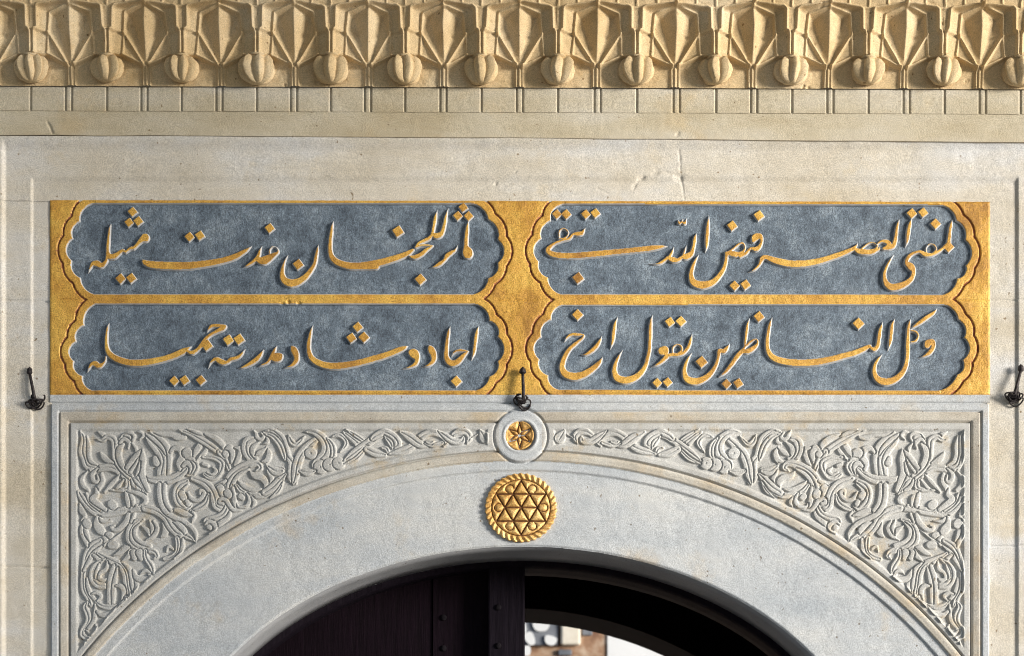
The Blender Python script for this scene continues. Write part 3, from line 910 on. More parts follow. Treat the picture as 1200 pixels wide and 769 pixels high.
word('D', [('D2', [(142, 548, 5), (190, 530, 28), (230, 502, 38), (262, 470, 44)]), ('D2', [(232, 428, 78), (246, 424, 82)]),
           ('D2', [(262, 462, 40), (310, 455, 42), (350, 455, 40), (390, 440, 38), (425, 400, 38), (442, 350, 34), (456, 292, 6)]),
           ('D2', [(308, 445, 26), (312, 400, 26), (340, 380, 26), (370, 390, 28), (378, 420, 30), (350, 445, 26)])],
     [('D2', 287, 210, 50), ('D2', 370, 205, 50)])
word('D', [('D2', [(458, 436, 6), (427, 480, 28), (402, 540, 40), (398, 595, 50), (418, 638, 62), (475, 657, 70), (540, 638, 58), (590, 600, 50), (630, 540, 42), (650, 480, 38), (660, 427, 44), (690, 430, 46), (715, 405, 38), (740, 368, 6)])],
     [('D2', 525, 510, 58), ('D2', 712, 675, 48), ('D2', 800, 670, 48)])
word('D', [('D3', [(120, 172, 6), (102, 230, 30), (92, 300, 36), (82, 385, 32)]),
           ('D3', [(-122, 627, 5), (-70, 590, 32), (-20, 530, 42), (20, 472, 46), (60, 432, 46), (102, 430, 50), (147, 405, 46), (177, 370, 30), (166, 340, 26), (130, 355, 30), (90, 390, 28), (50, 430, 30)])],
     [('D3', 187, 170, 52)])
word('D', [('D3', [(291, 168, 6), (271, 220, 32), (256, 300, 40), (249, 380, 44), (262, 440, 50), (302, 482, 60), (380, 507, 64), (480, 517, 66), (600, 512, 66), (720, 492, 62), (820, 465, 58), (897, 445, 56)]),
           ('D4', [(0, 445, 58), (60, 420, 52), (110, 395, 42), (134, 380, 12)]),
           ('D4', [(120, 395, 30), (152, 415, 44), (180, 390, 44), (191, 330, 42), (201, 270, 38), (222, 202, 6)])],
     [('D4', 36, 222, 58)])
word('D', [('D4', [(312, 182, 6), (291, 230, 36), (283, 300, 40), (275, 360, 36), (257, 430, 6)])])
word('D', [('D4', [(432, 182, 6), (416, 230, 32), (410, 300, 40), (406, 380, 44), (405, 460, 44), (395, 530, 46), (367, 590, 52), (312, 640, 60), (242, 659, 70), (182, 638, 60), (157, 590, 48), (162, 530, 38), (192, 480, 28), (223, 446, 5)]),
           ('D4', [(425, 268, 12), (480, 225, 38), (540, 182, 42), (600, 140, 34), (630, 108, 8)]),
           ('D4', [(430, 275, 26), (468, 283, 28), (486, 315, 28), (466, 352, 28), (430, 362, 26)])])
word('D', [('D4', [(485, 477, 5), (530, 466, 26), (570, 440, 42), (597, 400, 46), (592, 360, 54), (562, 368, 66), (552, 385, 60)])])

# ------------------------------------------------------------------ carved doorway
SP = 0.0
door_stone = thing('carved_doorway', 'pale marble arched doorway with scrolling arabesque carving in its spandrels', 'doorway', at(612, 640, 0))
dso = tuple(door_stone.location)

NS = 9.987
LW = {'N1': (90, 500, NS), 'N2': (160, 500, NS), 'N3': (240, 500, NS), 'N4': (90, 570, NS), 'N5': (160, 570, NS), 'N6': (90, 640, NS), 'N7': (90, 692, NS), 'N8': (230, 550, NS),
      'L3': (310, 490, 6.408), 'L4': (430, 480, 6.408)}
# traced bands of the scrollwork, back to front: window, 1 = band with a cut line along it, points (x, y, width)
ARAB = [
 ('N4', 1, [(20, 60, 24), (60, 140, 70), (140, 240, 84), (240, 310, 88), (380, 312, 88), (520, 290, 84), (650, 262, 84), (760, 252, 80), (860, 262, 80)]),
 ('N2', 1, [(110, 120, 20), (180, 190, 90), (270, 290, 112), (312, 400, 112), (292, 530, 100), (280, 600, 80)]),
 ('N2', 0, [(110, 90, 26), (210, 160, 50), (300, 240, 54), (350, 320, 40)]),
 ('N2', 0, [(160, 70, 20), (250, 120, 44), (340, 210, 54), (380, 300, 54), (387, 420, 50), (375, 565, 40)]),
 ('N2', 0, [(215, 370, 50), (232, 430, 74)]),
 ('N2', 1, [(90, 590, 40), (170, 620, 64), (280, 632, 84), (400, 620, 94), (500, 570, 84), (585, 495, 60)]),
 ('N2', 0, [(400, 300, 36), (440, 258, 54), (510, 272, 74), (545, 350, 84), (500, 430, 74), (505, 505, 40)]),
 ('N2', 0, [(590, 310, 108), (612, 330, 108)]),
 ('N2', 1, [(600, 400, 50), (660, 410, 72), (700, 470, 64), (660, 550, 54), (590, 575, 20)]),
 ('N2', 0, [(540, 465, 36), (590, 430, 58), (632, 480, 40), (620, 555, 14)]),
 ('N2', 0, [(200, 72, 10), (300, 98, 40), (400, 105, 44), (475, 130, 66), (560, 130, 40), (582, 98, 10)]),
 ('N2', 0, [(762, 185, 56), (702, 280, 64), (668, 350, 18)]), ('N2', 0, [(835, 245, 36), (780, 320, 46), (706, 395, 16)]),
 ('N2', 1, [(500, 48, 16), (620, 85, 60), (720, 140, 72), (820, 200, 72), (900, 255, 72), (969, 300, 64)]),
 ('N2', 0, [(600, 38, 14), (700, 70, 40), (790, 105, 24)]),
 ('N3', 0, [(0, 90, 26), (120, 140, 60), (200, 210, 60), (218, 265, 24)]),
 ('N3', 1, [(170, 300, 62), (222, 370, 62), (262, 450, 60), (302, 545, 30)]),
 ('N3', 0, [(225, 290, 20), (290, 248, 60), (322, 330, 62), (310, 425, 24)]), ('N3', 0, [(350, 250, 24), (422, 268, 60), (402, 350, 54), (372, 420, 48), (338, 462, 10)]),
 ('N3', 0, [(240, 320, 68), (248, 330, 68)]),
 ('N3', 1, [(-30, 360, 24), (100, 368, 54), (192, 420, 64), (192, 500, 64), (130, 590, 62), (50, 602, 50), (-10, 560, 36)]), ('N3', 0, [(90, 478, 16), (132, 520, 42), (90, 562, 34), (25, 540, 20)]),
 ('N3', 0, [(-20, 440, 40), (30, 460, 40)]),
 ('N3', 1, [(592, 140, 40), (502, 170, 92), (480, 260, 96), (512, 350, 84), (585, 412, 44)]), ('N3', 0, [(645, 178, 14), (570, 240, 54), (560, 310, 52), (602, 372, 36)]),
 ('N3', 0, [(575, 55, 16), (600, 90, 36), (612, 130, 44), (660, 150, 42), (694, 110, 38), (655, 75, 18)]),
 ('N3', 0, [(730, 110, 26), (732, 180, 42), (685, 202, 16)]),
 ('N3', 0, [(720, 240, 14), (752, 310, 54), (732, 390, 62), (672, 412, 24)]), ('N3', 0, [(590, 342, 10), (650, 305, 60), (722, 250, 14)]),
 ('N3', 1, [(690, 68, 20), (770, 100, 64), (840, 160, 72), (905, 250, 76)]),
 ('N3', 1, [(235, 780, 56), (258, 650, 74), (330, 550, 86), (430, 480, 86), (540, 440, 84), (622, 440, 62), (652, 490, 50), (596, 522, 20)]),
 ('N3', 0, [(296, 760, 30), (340, 650, 44), (410, 560, 44), (515, 500, 24)]),
 ('N3', 0, [(526, 525, 14), (580, 580, 64), (660, 602, 74), (712, 660, 64), (700, 730, 14)]), ('N3', 0, [(720, 440, 16), (742, 490, 40), (742, 540, 30), (782, 610, 48), (770, 690, 44), (695, 745, 24)]),
 ('N3', 0, [(748, 470, 16), (820, 500, 74), (900, 512, 70)]),
 ('N8', 1, [(470, 190, 36), (530, 260, 54), (640, 302, 64), (760, 312, 66), (850, 272, 66), (910, 220, 60)]), ('N8', 0, [(490, 140, 18), (560, 200, 54), (660, 242, 54), (755, 235, 24)]),
 ('N8', 0, [(428, 220, 36), (440, 330, 56), (462, 430, 46), (525, 475, 30)]),
 ('N8', 0, [(228, 195, 16), (285, 172, 44), (342, 138, 36)]), ('N8', 0, [(280, 225, 86), (302, 290, 60)]), ('N8', 0, [(365, 280, 82), (376, 302, 82)]),
 ('N8', 1, [(-40, 110, 60), (90, 160, 86), (172, 240, 94), (212, 330, 94), (232, 430, 84), (290, 470, 60), (322, 440, 24)]),
 ('N8', 1, [(90, 615, 24), (130, 582, 46), (210, 570, 64), (302, 530, 64), (352, 460, 54), (350, 400, 36)]), ('N8', 0, [(402, 485, 24), (372, 560, 46), (270, 640, 54), (236, 675, 14)]),
 ('N8', 0, [(310, 405, 40), (268, 392, 40), (290, 350, 40), (350, 370, 48), (392, 430, 46), (440, 480, 42), (525, 482, 16)]),
 ('N8', 0, [(98, 650, 16), (150, 615, 42), (218, 655, 52), (215, 715, 30), (150, 752, 26)]), ('N8', 0, [(150, 680, 60), (158, 690, 50)]),
 ('N8', 0, [(520, 320, 64), (540, 335, 60)]), ('N8', 0, [(590, 285, 20), (622, 360, 44), (590, 430, 44), (500, 442, 32), (476, 405, 14)]), ('N8', 0, [(650, 325, 18), (682, 390, 44), (655, 436, 12)]),
 ('N5', 1, [(590, -60, 50), (500, -10, 74), (460, 80, 76), (482, 190, 74), (560, 260, 64), (622, 230, 44), (612, 165, 24)]), ('N5', 0, [(605, -20, 24), (515, 65, 36)]),
 ('N5', 0, [(530, 92, 72), (550, 130, 72)]), ('N5', 0, [(590, 180, 50), (604, 212, 54)]),
 ('N5', 0, [(600, 75, 24), (650, 150, 46), (722, 162, 44), (772, 120, 46), (790, 70, 40), (748, 52, 40), (742, 100, 20)]), ('N5', 1, [(842, 95, 24), (812, 190, 56), (730, 252, 60), (636, 285, 24)]),
 ('N5', 0, [(650, 288, 16), (672, 350, 48), (648, 425, 10)]), ('N5', 0, [(400, 292, 10), (470, 280, 54), (560, 320, 64), (645, 345, 24)]),
 ('N5', 0, [(310, 378, 26), (342, 460, 76), (332, 550, 64), (286, 592, 20)]),
 ('N5', 1, [(100, 258, 82), (180, 276, 84), (262, 312, 84), (342, 380, 84), (402, 480, 84), (482, 560, 74), (600, 592, 60), (695, 655, 8)]),
 ('N5', 0, [(265, -20, 46), (265, 100, 54), (290, 220, 54), (350, 310, 54), (450, 370, 54), (560, 420, 54), (642, 480, 48), (692, 560, 42), (696, 645, 6)]), ('N5', 0, [(330, -20, 40), (330, 100, 46), (350, 200, 46), (405, 285, 40)]),
 ('N5', 0, [(425, 420, 10), (500, 455, 56), (560, 520, 56), (565, 565, 14)]),
 ('N4', 1, [(780, 390, 26), (680, 430, 76), (620, 530, 86), (622, 640, 86), (700, 720, 84), (800, 745, 74), (900, 765, 60), (940, 820, 40), (900, 850, 20)]), ('N4', 0, [(745, 430, 16), (682, 510, 44), (692, 600, 46), (760, 660, 46), (855, 692, 46)]),
 ('N5', 0, [(55, 465, 14), (130, 520, 54), (152, 575, 30)]), ('N5', 0, [(150, 398, 14), (182, 490, 44), (170, 562, 10)]), ('N5', 0, [(200, 408, 24), (242, 490, 44), (200, 580, 42), (105, 632, 12)]),
 ('N5', 1, [(472, 610, 44), (482, 700, 56), (465, 775, 40), (400, 830, 50), (330, 850, 46)]), ('N5', 0, [(542, 620, 30), (537, 720, 44), (505, 790, 30), (440, 850, 16)]), ('N5', 0, [(350, 765, 16), (375, 710, 40), (425, 735, 30)]),
 ('N1', 1, [(42, 55, 12), (78, 150, 62), (64, 290, 84), (92, 380, 84), (132, 470, 84), (260, 490, 80), (380, 482, 80), (480, 520, 76), (562, 582, 74), (602, 660, 72), (580, 730, 60), (480, 745, 40), (385, 745, 16)]),
 ('N1', 0, [(118, 110, 16), (140, 220, 44), (140, 330, 46), (168, 412, 46), (240, 452, 20)]),
 ('N1', 0, [(245, 65, 14), (310, 98, 50), (340, 135, 14)]),
 ('N1', 1, [(225, 148, 10), (300, 160, 44), (362, 125, 62), (430, 162, 76), (442, 260, 70), (452, 380, 70), (502, 460, 70), (562, 532, 70), (642, 592, 76), (722, 642, 76), (790, 770, 60), (800, 830, 40)]),
 ('N1', 0, [(545, 208, 30), (502, 260, 62), (490, 340, 64), (522, 440, 60), (592, 522, 54), (652, 582, 30)]),
 ('N1', 0, [(496, 155, 16), (560, 92, 32), (640, 82, 38), (672, 130, 34), (628, 205, 20)]), ('N1', 0, [(570, 120, 50), (610, 130, 50)]), ('N1', 0, [(500, 195, 26), (552, 150, 44), (612, 192, 44), (600, 255, 20)]),
 ('N1', 0, [(650, 200, 24), (692, 260, 38), (692, 318, 14)]), ('N1', 0, [(698, 68, 10), (752, 70, 34), (778, 110, 34), (736, 152, 16)]),
 ('N1', 0, [(770, 262, 14), (680, 360, 60), (588, 482, 46)]), ('N1', 0, [(772, 268, 14), (772, 380, 66), (762, 500, 66), (772, 590, 66), (835, 750, 46)]),
 ('N1', 0, [(722, 368, 10), (690, 440, 32), (625, 535, 36)]), ('N1', 0, [(738, 418, 16), (716, 520, 36), (688, 585, 10)]),
 ('N1', 0, [(278, 308, 24), (330, 380, 64), (425, 428, 24)]),
 ('N1', 0, [(130, 520, 12), (60, 610, 44), (75, 690, 54), (135, 745, 36)]), ('N1', 0, [(245, 488, 20), (182, 560, 48), (200, 640, 48), (252, 640, 34), (240, 570, 20)]), ('N1', 0, [(288, 560, 36), (302, 640, 46), (250, 725, 54)]),
 ('N1', 0, [(500, 568, 20), (420, 660, 48), (325, 768, 24)]), ('N1', 0, [(548, 628, 26), (480, 710, 40), (445, 725, 10)]), ('N1', 0, [(640, 618, 16), (662, 690, 38), (735, 745, 36)]),
 ('N4', 0, [(108, 85, 24), (170, 190, 46), (275, 285, 30)]), ('N4', 0, [(222, 25, 24), (232, 100, 54), (182, 150, 64), (240, 202, 64), (335, 275, 44)]), ('N4', 0, [(405, 210, 92), (425, 228, 92)]),
 ('N4', 0, [(575, 78, 36), (592, 160, 54), (602, 235, 40)]), ('N4', 0, [(620, 78, 26), (652, 150, 46), (660, 225, 30)]), ('N4', 0, [(600, 60, 26), (700, 80, 46), (792, 130, 54), (800, 190, 44), (735, 222, 16)]),
 ('N4', 0, [(602, 330, 44), (572, 420, 60), (490, 500, 54), (432, 512, 40), (402, 480, 36), (440, 462, 24)]), ('N4', 0, [(672, 330, 36), (635, 420, 30)]),
 ('N4', 0, [(240, 368, 44), (230, 440, 64), (270, 510, 94), (325, 562, 36)]), ('N4', 0, [(270, 368, 26), (302, 410, 42), (405, 410, 14)]), ('N4', 0, [(370, 570, 72), (388, 576, 72)]), ('N4', 0, [(318, 620, 64), (332, 632, 62)]),
 ('N4', 0, [(562, 508, 6), (440, 610, 26), (300, 705, 30)]),
 ('N4', 1, [(272, 640, 60), (180, 700, 76), (115, 800, 72), (84, 940, 64), (72, 1040, 50), (74, 1120, 68), (84, 1220, 68), (132, 1310, 62), (165, 1395, 36)]),
 ('N4', 0, [(34, 198, 14), (60, 290, 64), (92, 350, 40), (58, 405, 24)]), ('N4', 0, [(70, 438, 24), (60, 530, 56), (100, 640, 54), (122, 705, 24)]), ('N4', 0, [(95, 448, 24), (112, 550, 46), (152, 642, 24)]), ('N4', 0, [(115, 430, 92), (126, 448, 92)]),
 ('N4', 0, [(402, 690, 84), (448, 690, 84)]), ('N4', 0, [(505, 755, 24), (560, 712, 54), (605, 722, 36)]),
 ('N6', 0, [(290, 5, 24), (202, 80, 44), (142, 180, 44), (78, 292, 26)]), ('N6', 0, [(120, 378, 24), (132, 480, 44), (172, 580, 44), (232, 642, 36), (300, 692, 26)]),
 ('N6', 0, [(196, 110, 36), (260, 150, 54), (305, 130, 26)]),
 ('N6', 1, [(250, 90, 36), (320, 130, 54), (420, 180, 76), (520, 232, 86), (572, 330, 88), (588, 440, 86), (602, 520, 60), (622, 615, 14)]), ('N6', 0, [(528, 188, 18), (612, 270, 48), (642, 370, 54), (652, 470, 48), (662, 565, 14)]), ('N6', 0, [(680, 395, 24), (702, 460, 46), (668, 562, 10)]),
 ('N6', 1, [(332, 150, 16), (240, 210, 54), (190, 290, 76), (190, 390, 82), (250, 460, 76), (345, 470, 60)]), ('N6', 0, [(262, 208, 16), (232, 300, 40), (222, 370, 36)]), ('N6', 0, [(355, 185, 18), (342, 270, 44), (282, 312, 40), (262, 380, 40), (312, 402, 44), (355, 378, 16)]),
 ('N6', 0, [(432, 228, 36), (402, 350, 64), (386, 500, 64), (370, 715, 44)]), ('N6', 0, [(476, 258, 24), (452, 370, 44), (432, 500, 48), (426, 695, 36)]),
 ('N6', 0, [(450, 470, 20), (510, 470, 54), (547, 530, 54), (532, 635, 36)]), ('N6', 1, [(220, 650, 20), (290, 702, 54), (400, 722, 54), (502, 690, 48), (562, 640, 38), (572, 590, 24), (606, 605, 14)]),
 ('N6', 0, [(168, 562, 16), (230, 552, 42), (282, 590, 40), (238, 645, 20)]),
 ('N6', 0, [(430, 110, 16), (500, 80, 54), (560, 30, 64), (605, 20, 36)]), ('N6', 0, [(526, 182, 18), (600, 122, 54), (628, 55, 40)]), ('N6', 0, [(662, 80, 72), (672, 140, 60)]), ('N6', 0, [(732, 80, 82), (752, 142, 60)]),
 ('N6', 1, [(800, 55, 36), (812, 140, 56), (872, 240, 64), (892, 310, 30)]), ('N6', 0, [(658, 278, 20), (700, 370, 64), (790, 392, 64), (862, 372, 50), (838, 328, 24)]), ('N6', 0, [(738, 332, 10), (800, 290, 46), (855, 312, 24)]),
 ('N7', 1, [(122, 140, 24), (95, 200, 54), (130, 290, 66), (130, 370, 64), (70, 470, 60), (70, 530, 60), (140, 570, 52), (195, 582, 14)]), ('N7', 0, [(215, 168, 24), (212, 280, 46), (192, 370, 46), (108, 472, 30)]), ('N7', 0, [(112, 472, 20), (172, 510, 44), (232, 460, 44), (222, 400, 20)]),
 ('N7', 0, [(350, 298, 36), (332, 400, 46), (268, 462, 40)]), ('N7', 0, [(422, 288, 24), (378, 375, 16)]), ('N7', 0, [(240, 250, 36), (300, 290, 54), (400, 260, 46), (482, 178, 8)]),
 ('N7', 0, [(88, 598, 10), (110, 660, 46), (80, 775, 24)]), ('N7', 0, [(182, 588, 14), (130, 680, 40), (108, 775, 20)]),
 ('L3', 2, [(5, 98, 10), (62, 100, 24), (122, 150, 46), (152, 220, 46), (172, 290, 42), (202, 330, 44), (202, 390, 44), (202, 440, 54), (222, 482, 36)]),
 ('L3', 2, [(0, 120, 10), (60, 142, 30), (112, 202, 36), (140, 270, 32), (152, 315, 14)]),
 ('L3', 2, [(0, 560, 40), (60, 522, 46), (112, 470, 44), (155, 425, 20)]), ('L3', 2, [(40, 600, 6), (102, 550, 22), (140, 482, 12)]),
 ('L3', 2, [(20, 360, 14), (80, 400, 50), (130, 400, 30)]),
 ('L3', 2, [(410, 145, 30), (332, 210, 50), (272, 280, 52), (242, 360, 52), (232, 430, 46), (215, 495, 16)]),
 ('L3', 2, [(300, 105, 8), (372, 110, 36), (432, 150, 50), (462, 210, 56), (452, 270, 56), (402, 320, 46), (376, 362, 34), (395, 402, 14)]), ('L3', 2, [(470, 150, 12), (512, 210, 32), (517, 280, 32), (488, 315, 10)]),
 ('L3', 2, [(418, 368, 76), (422, 372, 76)]), ('L3', 2, [(488, 352, 76), (492, 352, 76)]), ('L3', 2, [(555, 340, 70), (558, 342, 70)]), ('L3', 2, [(345, 265, 66), (350, 268, 66)]),
 ('L3', 2, [(180, 128, 8), (202, 180, 34), (242, 198, 28), (300, 140, 12)]), ('L3', 2, [(270, 400, 20), (320, 410, 44), (380, 400, 12)]),
 ('L3', 2, [(505, 142, 10), (560, 132, 30), (602, 160, 30), (610, 202, 24), (568, 255, 10)]),
 ('L3', 2, [(590, 108, 12), (652, 150, 38), (722, 210, 44), (802, 250, 44), (850, 270, 44)]), ('L3', 2, [(610, 88, 8), (682, 130, 26), (745, 172, 22)]),
 ('L3', 2, [(596, 322, 12), (662, 270, 40), (742, 210, 44), (833, 150, 40), (900, 120, 36)]), ('L3', 2, [(598, 345, 8), (682, 310, 26), (745, 250, 22)]),
 ('L4', 2, [(40, 220, 30), (70, 195, 38), (132, 175, 44), (202, 210, 48), (232, 260, 44), (196, 290, 16)]), ('L4', 2, [(0, 300, 40), (62, 330, 46), (135, 342, 24)]),
 ('L4', 2, [(128, 200, 8), (172, 250, 32), (192, 295, 10)]), ('L4', 2, [(105, 288, 10), (145, 295, 28), (160, 325, 18)]),
 ('L4', 2, [(165, 335, 12), (262, 312, 44), (332, 280, 44), (402, 210, 42), (472, 176, 40), (552, 190, 40), (602, 230, 40), (578, 275, 14)]),
 ('L4', 2, [(250, 170, 16), (322, 210, 50), (392, 260, 48), (455, 280, 12)]),
 ('L4', 2, [(430, 255, 8), (492, 272, 26), (562, 252, 24)]), ('L4', 2, [(440, 240, 8), (470, 248, 28), (505, 240, 8)]),
 ('L4', 2, [(612, 215, 14), (682, 172, 38), (742, 172, 38), (772, 210, 34), (752, 255, 10)]),
 ('L4', 2, [(535, 162, 8), (602, 210, 40), (652, 240, 40), (712, 240, 34), (722, 208, 14)]),
 ('L4', 2, [(790, 210, 8), (850, 180, 10)]), ('L4', 2, [(850, 160, 12), (880, 210, 60), (890, 225, 50)]),
]
ar_px = []
for win, cut, pts in ARAB:
    ox, oy, s_ = LW[win]
    f, e = (1.36, 0.5) if cut == 2 else (1.14, 0.7)
    ar_px.append((1 if cut == 2 else cut, [(ox + p[0] / s_, oy + p[1] / s_, p[2] / s_ * f + e) for p in pts]))

def frame_t(X, Y):
    return np.minimum(np.minimum(X - 59.5, 1159.5 - X), Y - 473.0)

def doorway_h(X, Y, arab=None):
    t = frame_t(X, Y); q = q_out(X, Y)
    H = np.full(X.shape, 0.0175)
    H = np.where(t > 0, 0.0200, H)
    H = np.where(t > 10, 0.0195 - 0.0035 * np.clip((t - 10) / 11, 0, 1), H)
    H = np.where(t > 22, 0.0170, H)
    for tt, wd, dp in ((0, 1.6, .0066), (10.2, 1.6, .0062), (22, 2.0, .0074)):
        H = H - dp * sstep(wd, 0.2, np.abs(t - tt))
    # arch bands step back towards the opening
    arch = np.where(q > -11, 0.0150 + 0.001 * np.clip((q + 11) / 11, 0, 1), np.where(q > -22.5, 0.0095, 0.0040))
    arch = 0.0095 + (arch - 0.0095) * 1.0
    m = sstep(0.8, -0.8, q)
    arch = 0.0065 + 0.0048 * sstep(-23.2, -21.6, q) + 0.0052 * sstep(-12, -10.2, q)
    arch += 0.0012 * sstep(4, 0, np.abs(q + 5))
    H = H * (1 - m) + arch * m
    H -= 0.0075 * sstep(2.1, 0.3, np.abs(q)) * (t > 10)
    if arab is not None:
        H = H + arab * (q > 0)
    # raised round cartouche of the little star
    r = np.hypot(X - 610, Y - 511.5)
    disc = sstep(31.5, 30, r) * (t > -2)
    Hd = 0.0185 - 0.0015 * sstep(28, 31, r) + 0.0022 * np.maximum(0, 1 - np.abs(r - 19.6) / 2.4) - 0.008 * sstep(17.8, 16.5, r)
    H = H * (1 - disc) + Hd * disc
    H -= 0.0042 * sstep(1.9, 0.2, np.abs(r - 31.8)) * (t > 0)
    H += 0.0012 * vnoise(X, Y, 40, 71) + 0.0008 * vnoise(X, Y, 11, 72) + 0.00035 * vnoise(X, Y, 3.5, 73)
    return H

def arabesque(g, mirror):
    """relief of the scrolls relative to the flat field"""
    G = 0.0047
    h = np.full(g.shape, 0.0)
    t = frame_t(g.X, g.Y); q = q_out(g.X, g.Y)
    for cut, pts in ar_px:
        p = [(2 * AX - x, y, w_) for x, y, w_ in pts] if mirror else pts
        sd, rr = brush(g, p, 3.0)
        m = sd > -3
        if not m.any():
            continue
        prof = G * np.clip(sd / 0.95, 0, 1)
        prof -= (0.0030 if cut else 0.0) * np.clip(1.0 - np.abs(rr - sd) / 1.15, 0, 1) * (rr > 2.0)
        prof += 0.0006 * np.clip(sd, 0, 4) / 4
        cutv = np.where(sd > 0, 0.0, np.clip(-sd / 1.3, 0.0, 1.0)) * G      # a V cut parts each band from the ones it crosses
        near = sd > -1.3
        h = np.where(sd > 0, prof, np.where(near, np.minimum(h, 0.25 * G + cutv), h))
        h = np.where((sd > 0) & (sd < 0.95), np.maximum(prof, 0.2 * G), h)
    far = np.minimum(np.minimum(t - 29.5, q - 6.5), np.abs(g.X - 610) - 38)
    sunk = sstep(0, 4, far)
    lift = sstep(-3.5, -0.5, far)
    return -G * sunk + h * lift * sstep(0.0, 1.0, far + 3) * 1.0 * np.where(far > 0, 1, 0.0) + 0.0

for mir in (False, True):
    x0, x1 = (80, 590) if not mir else (630, 1144)
    g = Grid(x0, 493, x1, 792, 0.6)
    t = frame_t(g.X, g.Y); q = q_out(g.X, g.Y)
    F = np.minimum(np.minimum(t - 22.0, q + 0.0), (np.abs(g.X - 610) - 25.0))
    iso_mesh('spandrel', g, F, doorway_h(g.X, g.Y, arabesque(g, mir)), 0, -0.02, M_CARVED, door_stone, ref_d=0.014, origin=dso)
g = Grid(58, 461, 1162, YB, 1.0)
t = frame_t(g.X, g.Y); q = q_out(g.X, g.Y); r = np.hypot(g.X - 610, g.Y - 511.5)
F1_ = np.minimum(np.minimum(g.X - 59.3, 1160 - g.X), g.Y - 463.2)
inside = np.minimum(t - 22.0, np.abs(g.X - 610) - 25.0)
inside = np.where(g.Y > 789, np.minimum(t - 22.0, 1.0), inside)
inside = np.minimum(inside, 790.5 - g.Y)
Ff = np.minimum(np.minimum(F1_, q), -np.minimum(inside, 1e3))
iso_mesh('frame_moulding', g, Ff, doorway_h(g.X, g.Y), 0, -0.02, [M_MARBLE, M_WARM], door_stone, ref_d=0.014, origin=dso, matF=((t > 10.2) & (r > 31)).astype(int))
g = Grid(58, 522, 1162, YB, 1.0)
q = q_out(g.X, g.Y); qi = q_in(g.X, g.Y)
Fa = np.minimum(np.minimum(-q, qi + 0.4 * vnoise(g.X, g.Y, 9, 81)), np.minimum(g.X - 59.3, 1160 - g.X))
Ha = doorway_h(g.X, g.Y)
Ha -= 0.004 * sstep(2.2, 0, qi)
iso_mesh('arch_surround', g, Fa, Ha, 0, 0.0, [M_MARBLE, M_WARM], door_stone, ref_d=0.010, origin=dso, matF=((q > -11.2) & (np.hypot(g.X - 610, g.Y - 511.5) > 31.5)).astype(int))

# soffit of the arch: real depth of the opening
kA = (D - 0.010) / D
def opening(n=96, inset=0.0, d=0.0):
    pts = []
    for i in range(n + 1):
        a = math.pi * i / n
        pts.append(((AX - 600) * S * kA + (415 * S * kA - inset) * -math.cos(a), CZ + (HOR - 940) * S * kA + (300 * S * kA - inset) * math.sin(a)))
    return pts
def vault(name, pts, y0, y1, mat, parent, thick=0.05, origin=(0, 0, 0), foot=0.0):
    """an arched lining of real thickness running from y0 back to y1, with legs to z=foot"""
    bm = bmesh.new()
    P = [(pts[0][0], foot)] + list(pts) + [(pts[-1][0], foot)]
    n = len(P)
    out = []
    for i in range(n):
        a = Vector(P[max(i - 1, 0)]); b = Vector(P[min(i + 1, n - 1)])
        t = (b - a).normalized()
        out.append((P[i][0] - t.y * thick, P[i][1] + t.x * thick))
    rings = []
    for y in np.linspace(y0, y1, 4):
        rings.append(([bm.verts.new((p[0] - origin[0], y - origin[1], p[1] - origin[2])) for p in P],
                      [bm.verts.new((p[0] - origin[0], y - origin[1], p[1] - origin[2])) for p in out]))
    for (a, b), (c, d) in zip(rings[:-1], rings[1:]):
        for i in range(n - 1):
            bm.faces.new((a[i], a[i + 1], c[i + 1], c[i]))
            bm.faces.new((b[i + 1], b[i], d[i], d[i + 1]))
    for a, b in (rings[0], rings[-1]):
        for i in range(n - 1):
            bm.faces.new((a[i], b[i], b[i + 1], a[i + 1]))
    return bm_obj(name, bm, mat, parent, True)
vault('soffit', opening(), 0.001, 0.17, M_SOFFIT, door_stone, 0.02, dso)

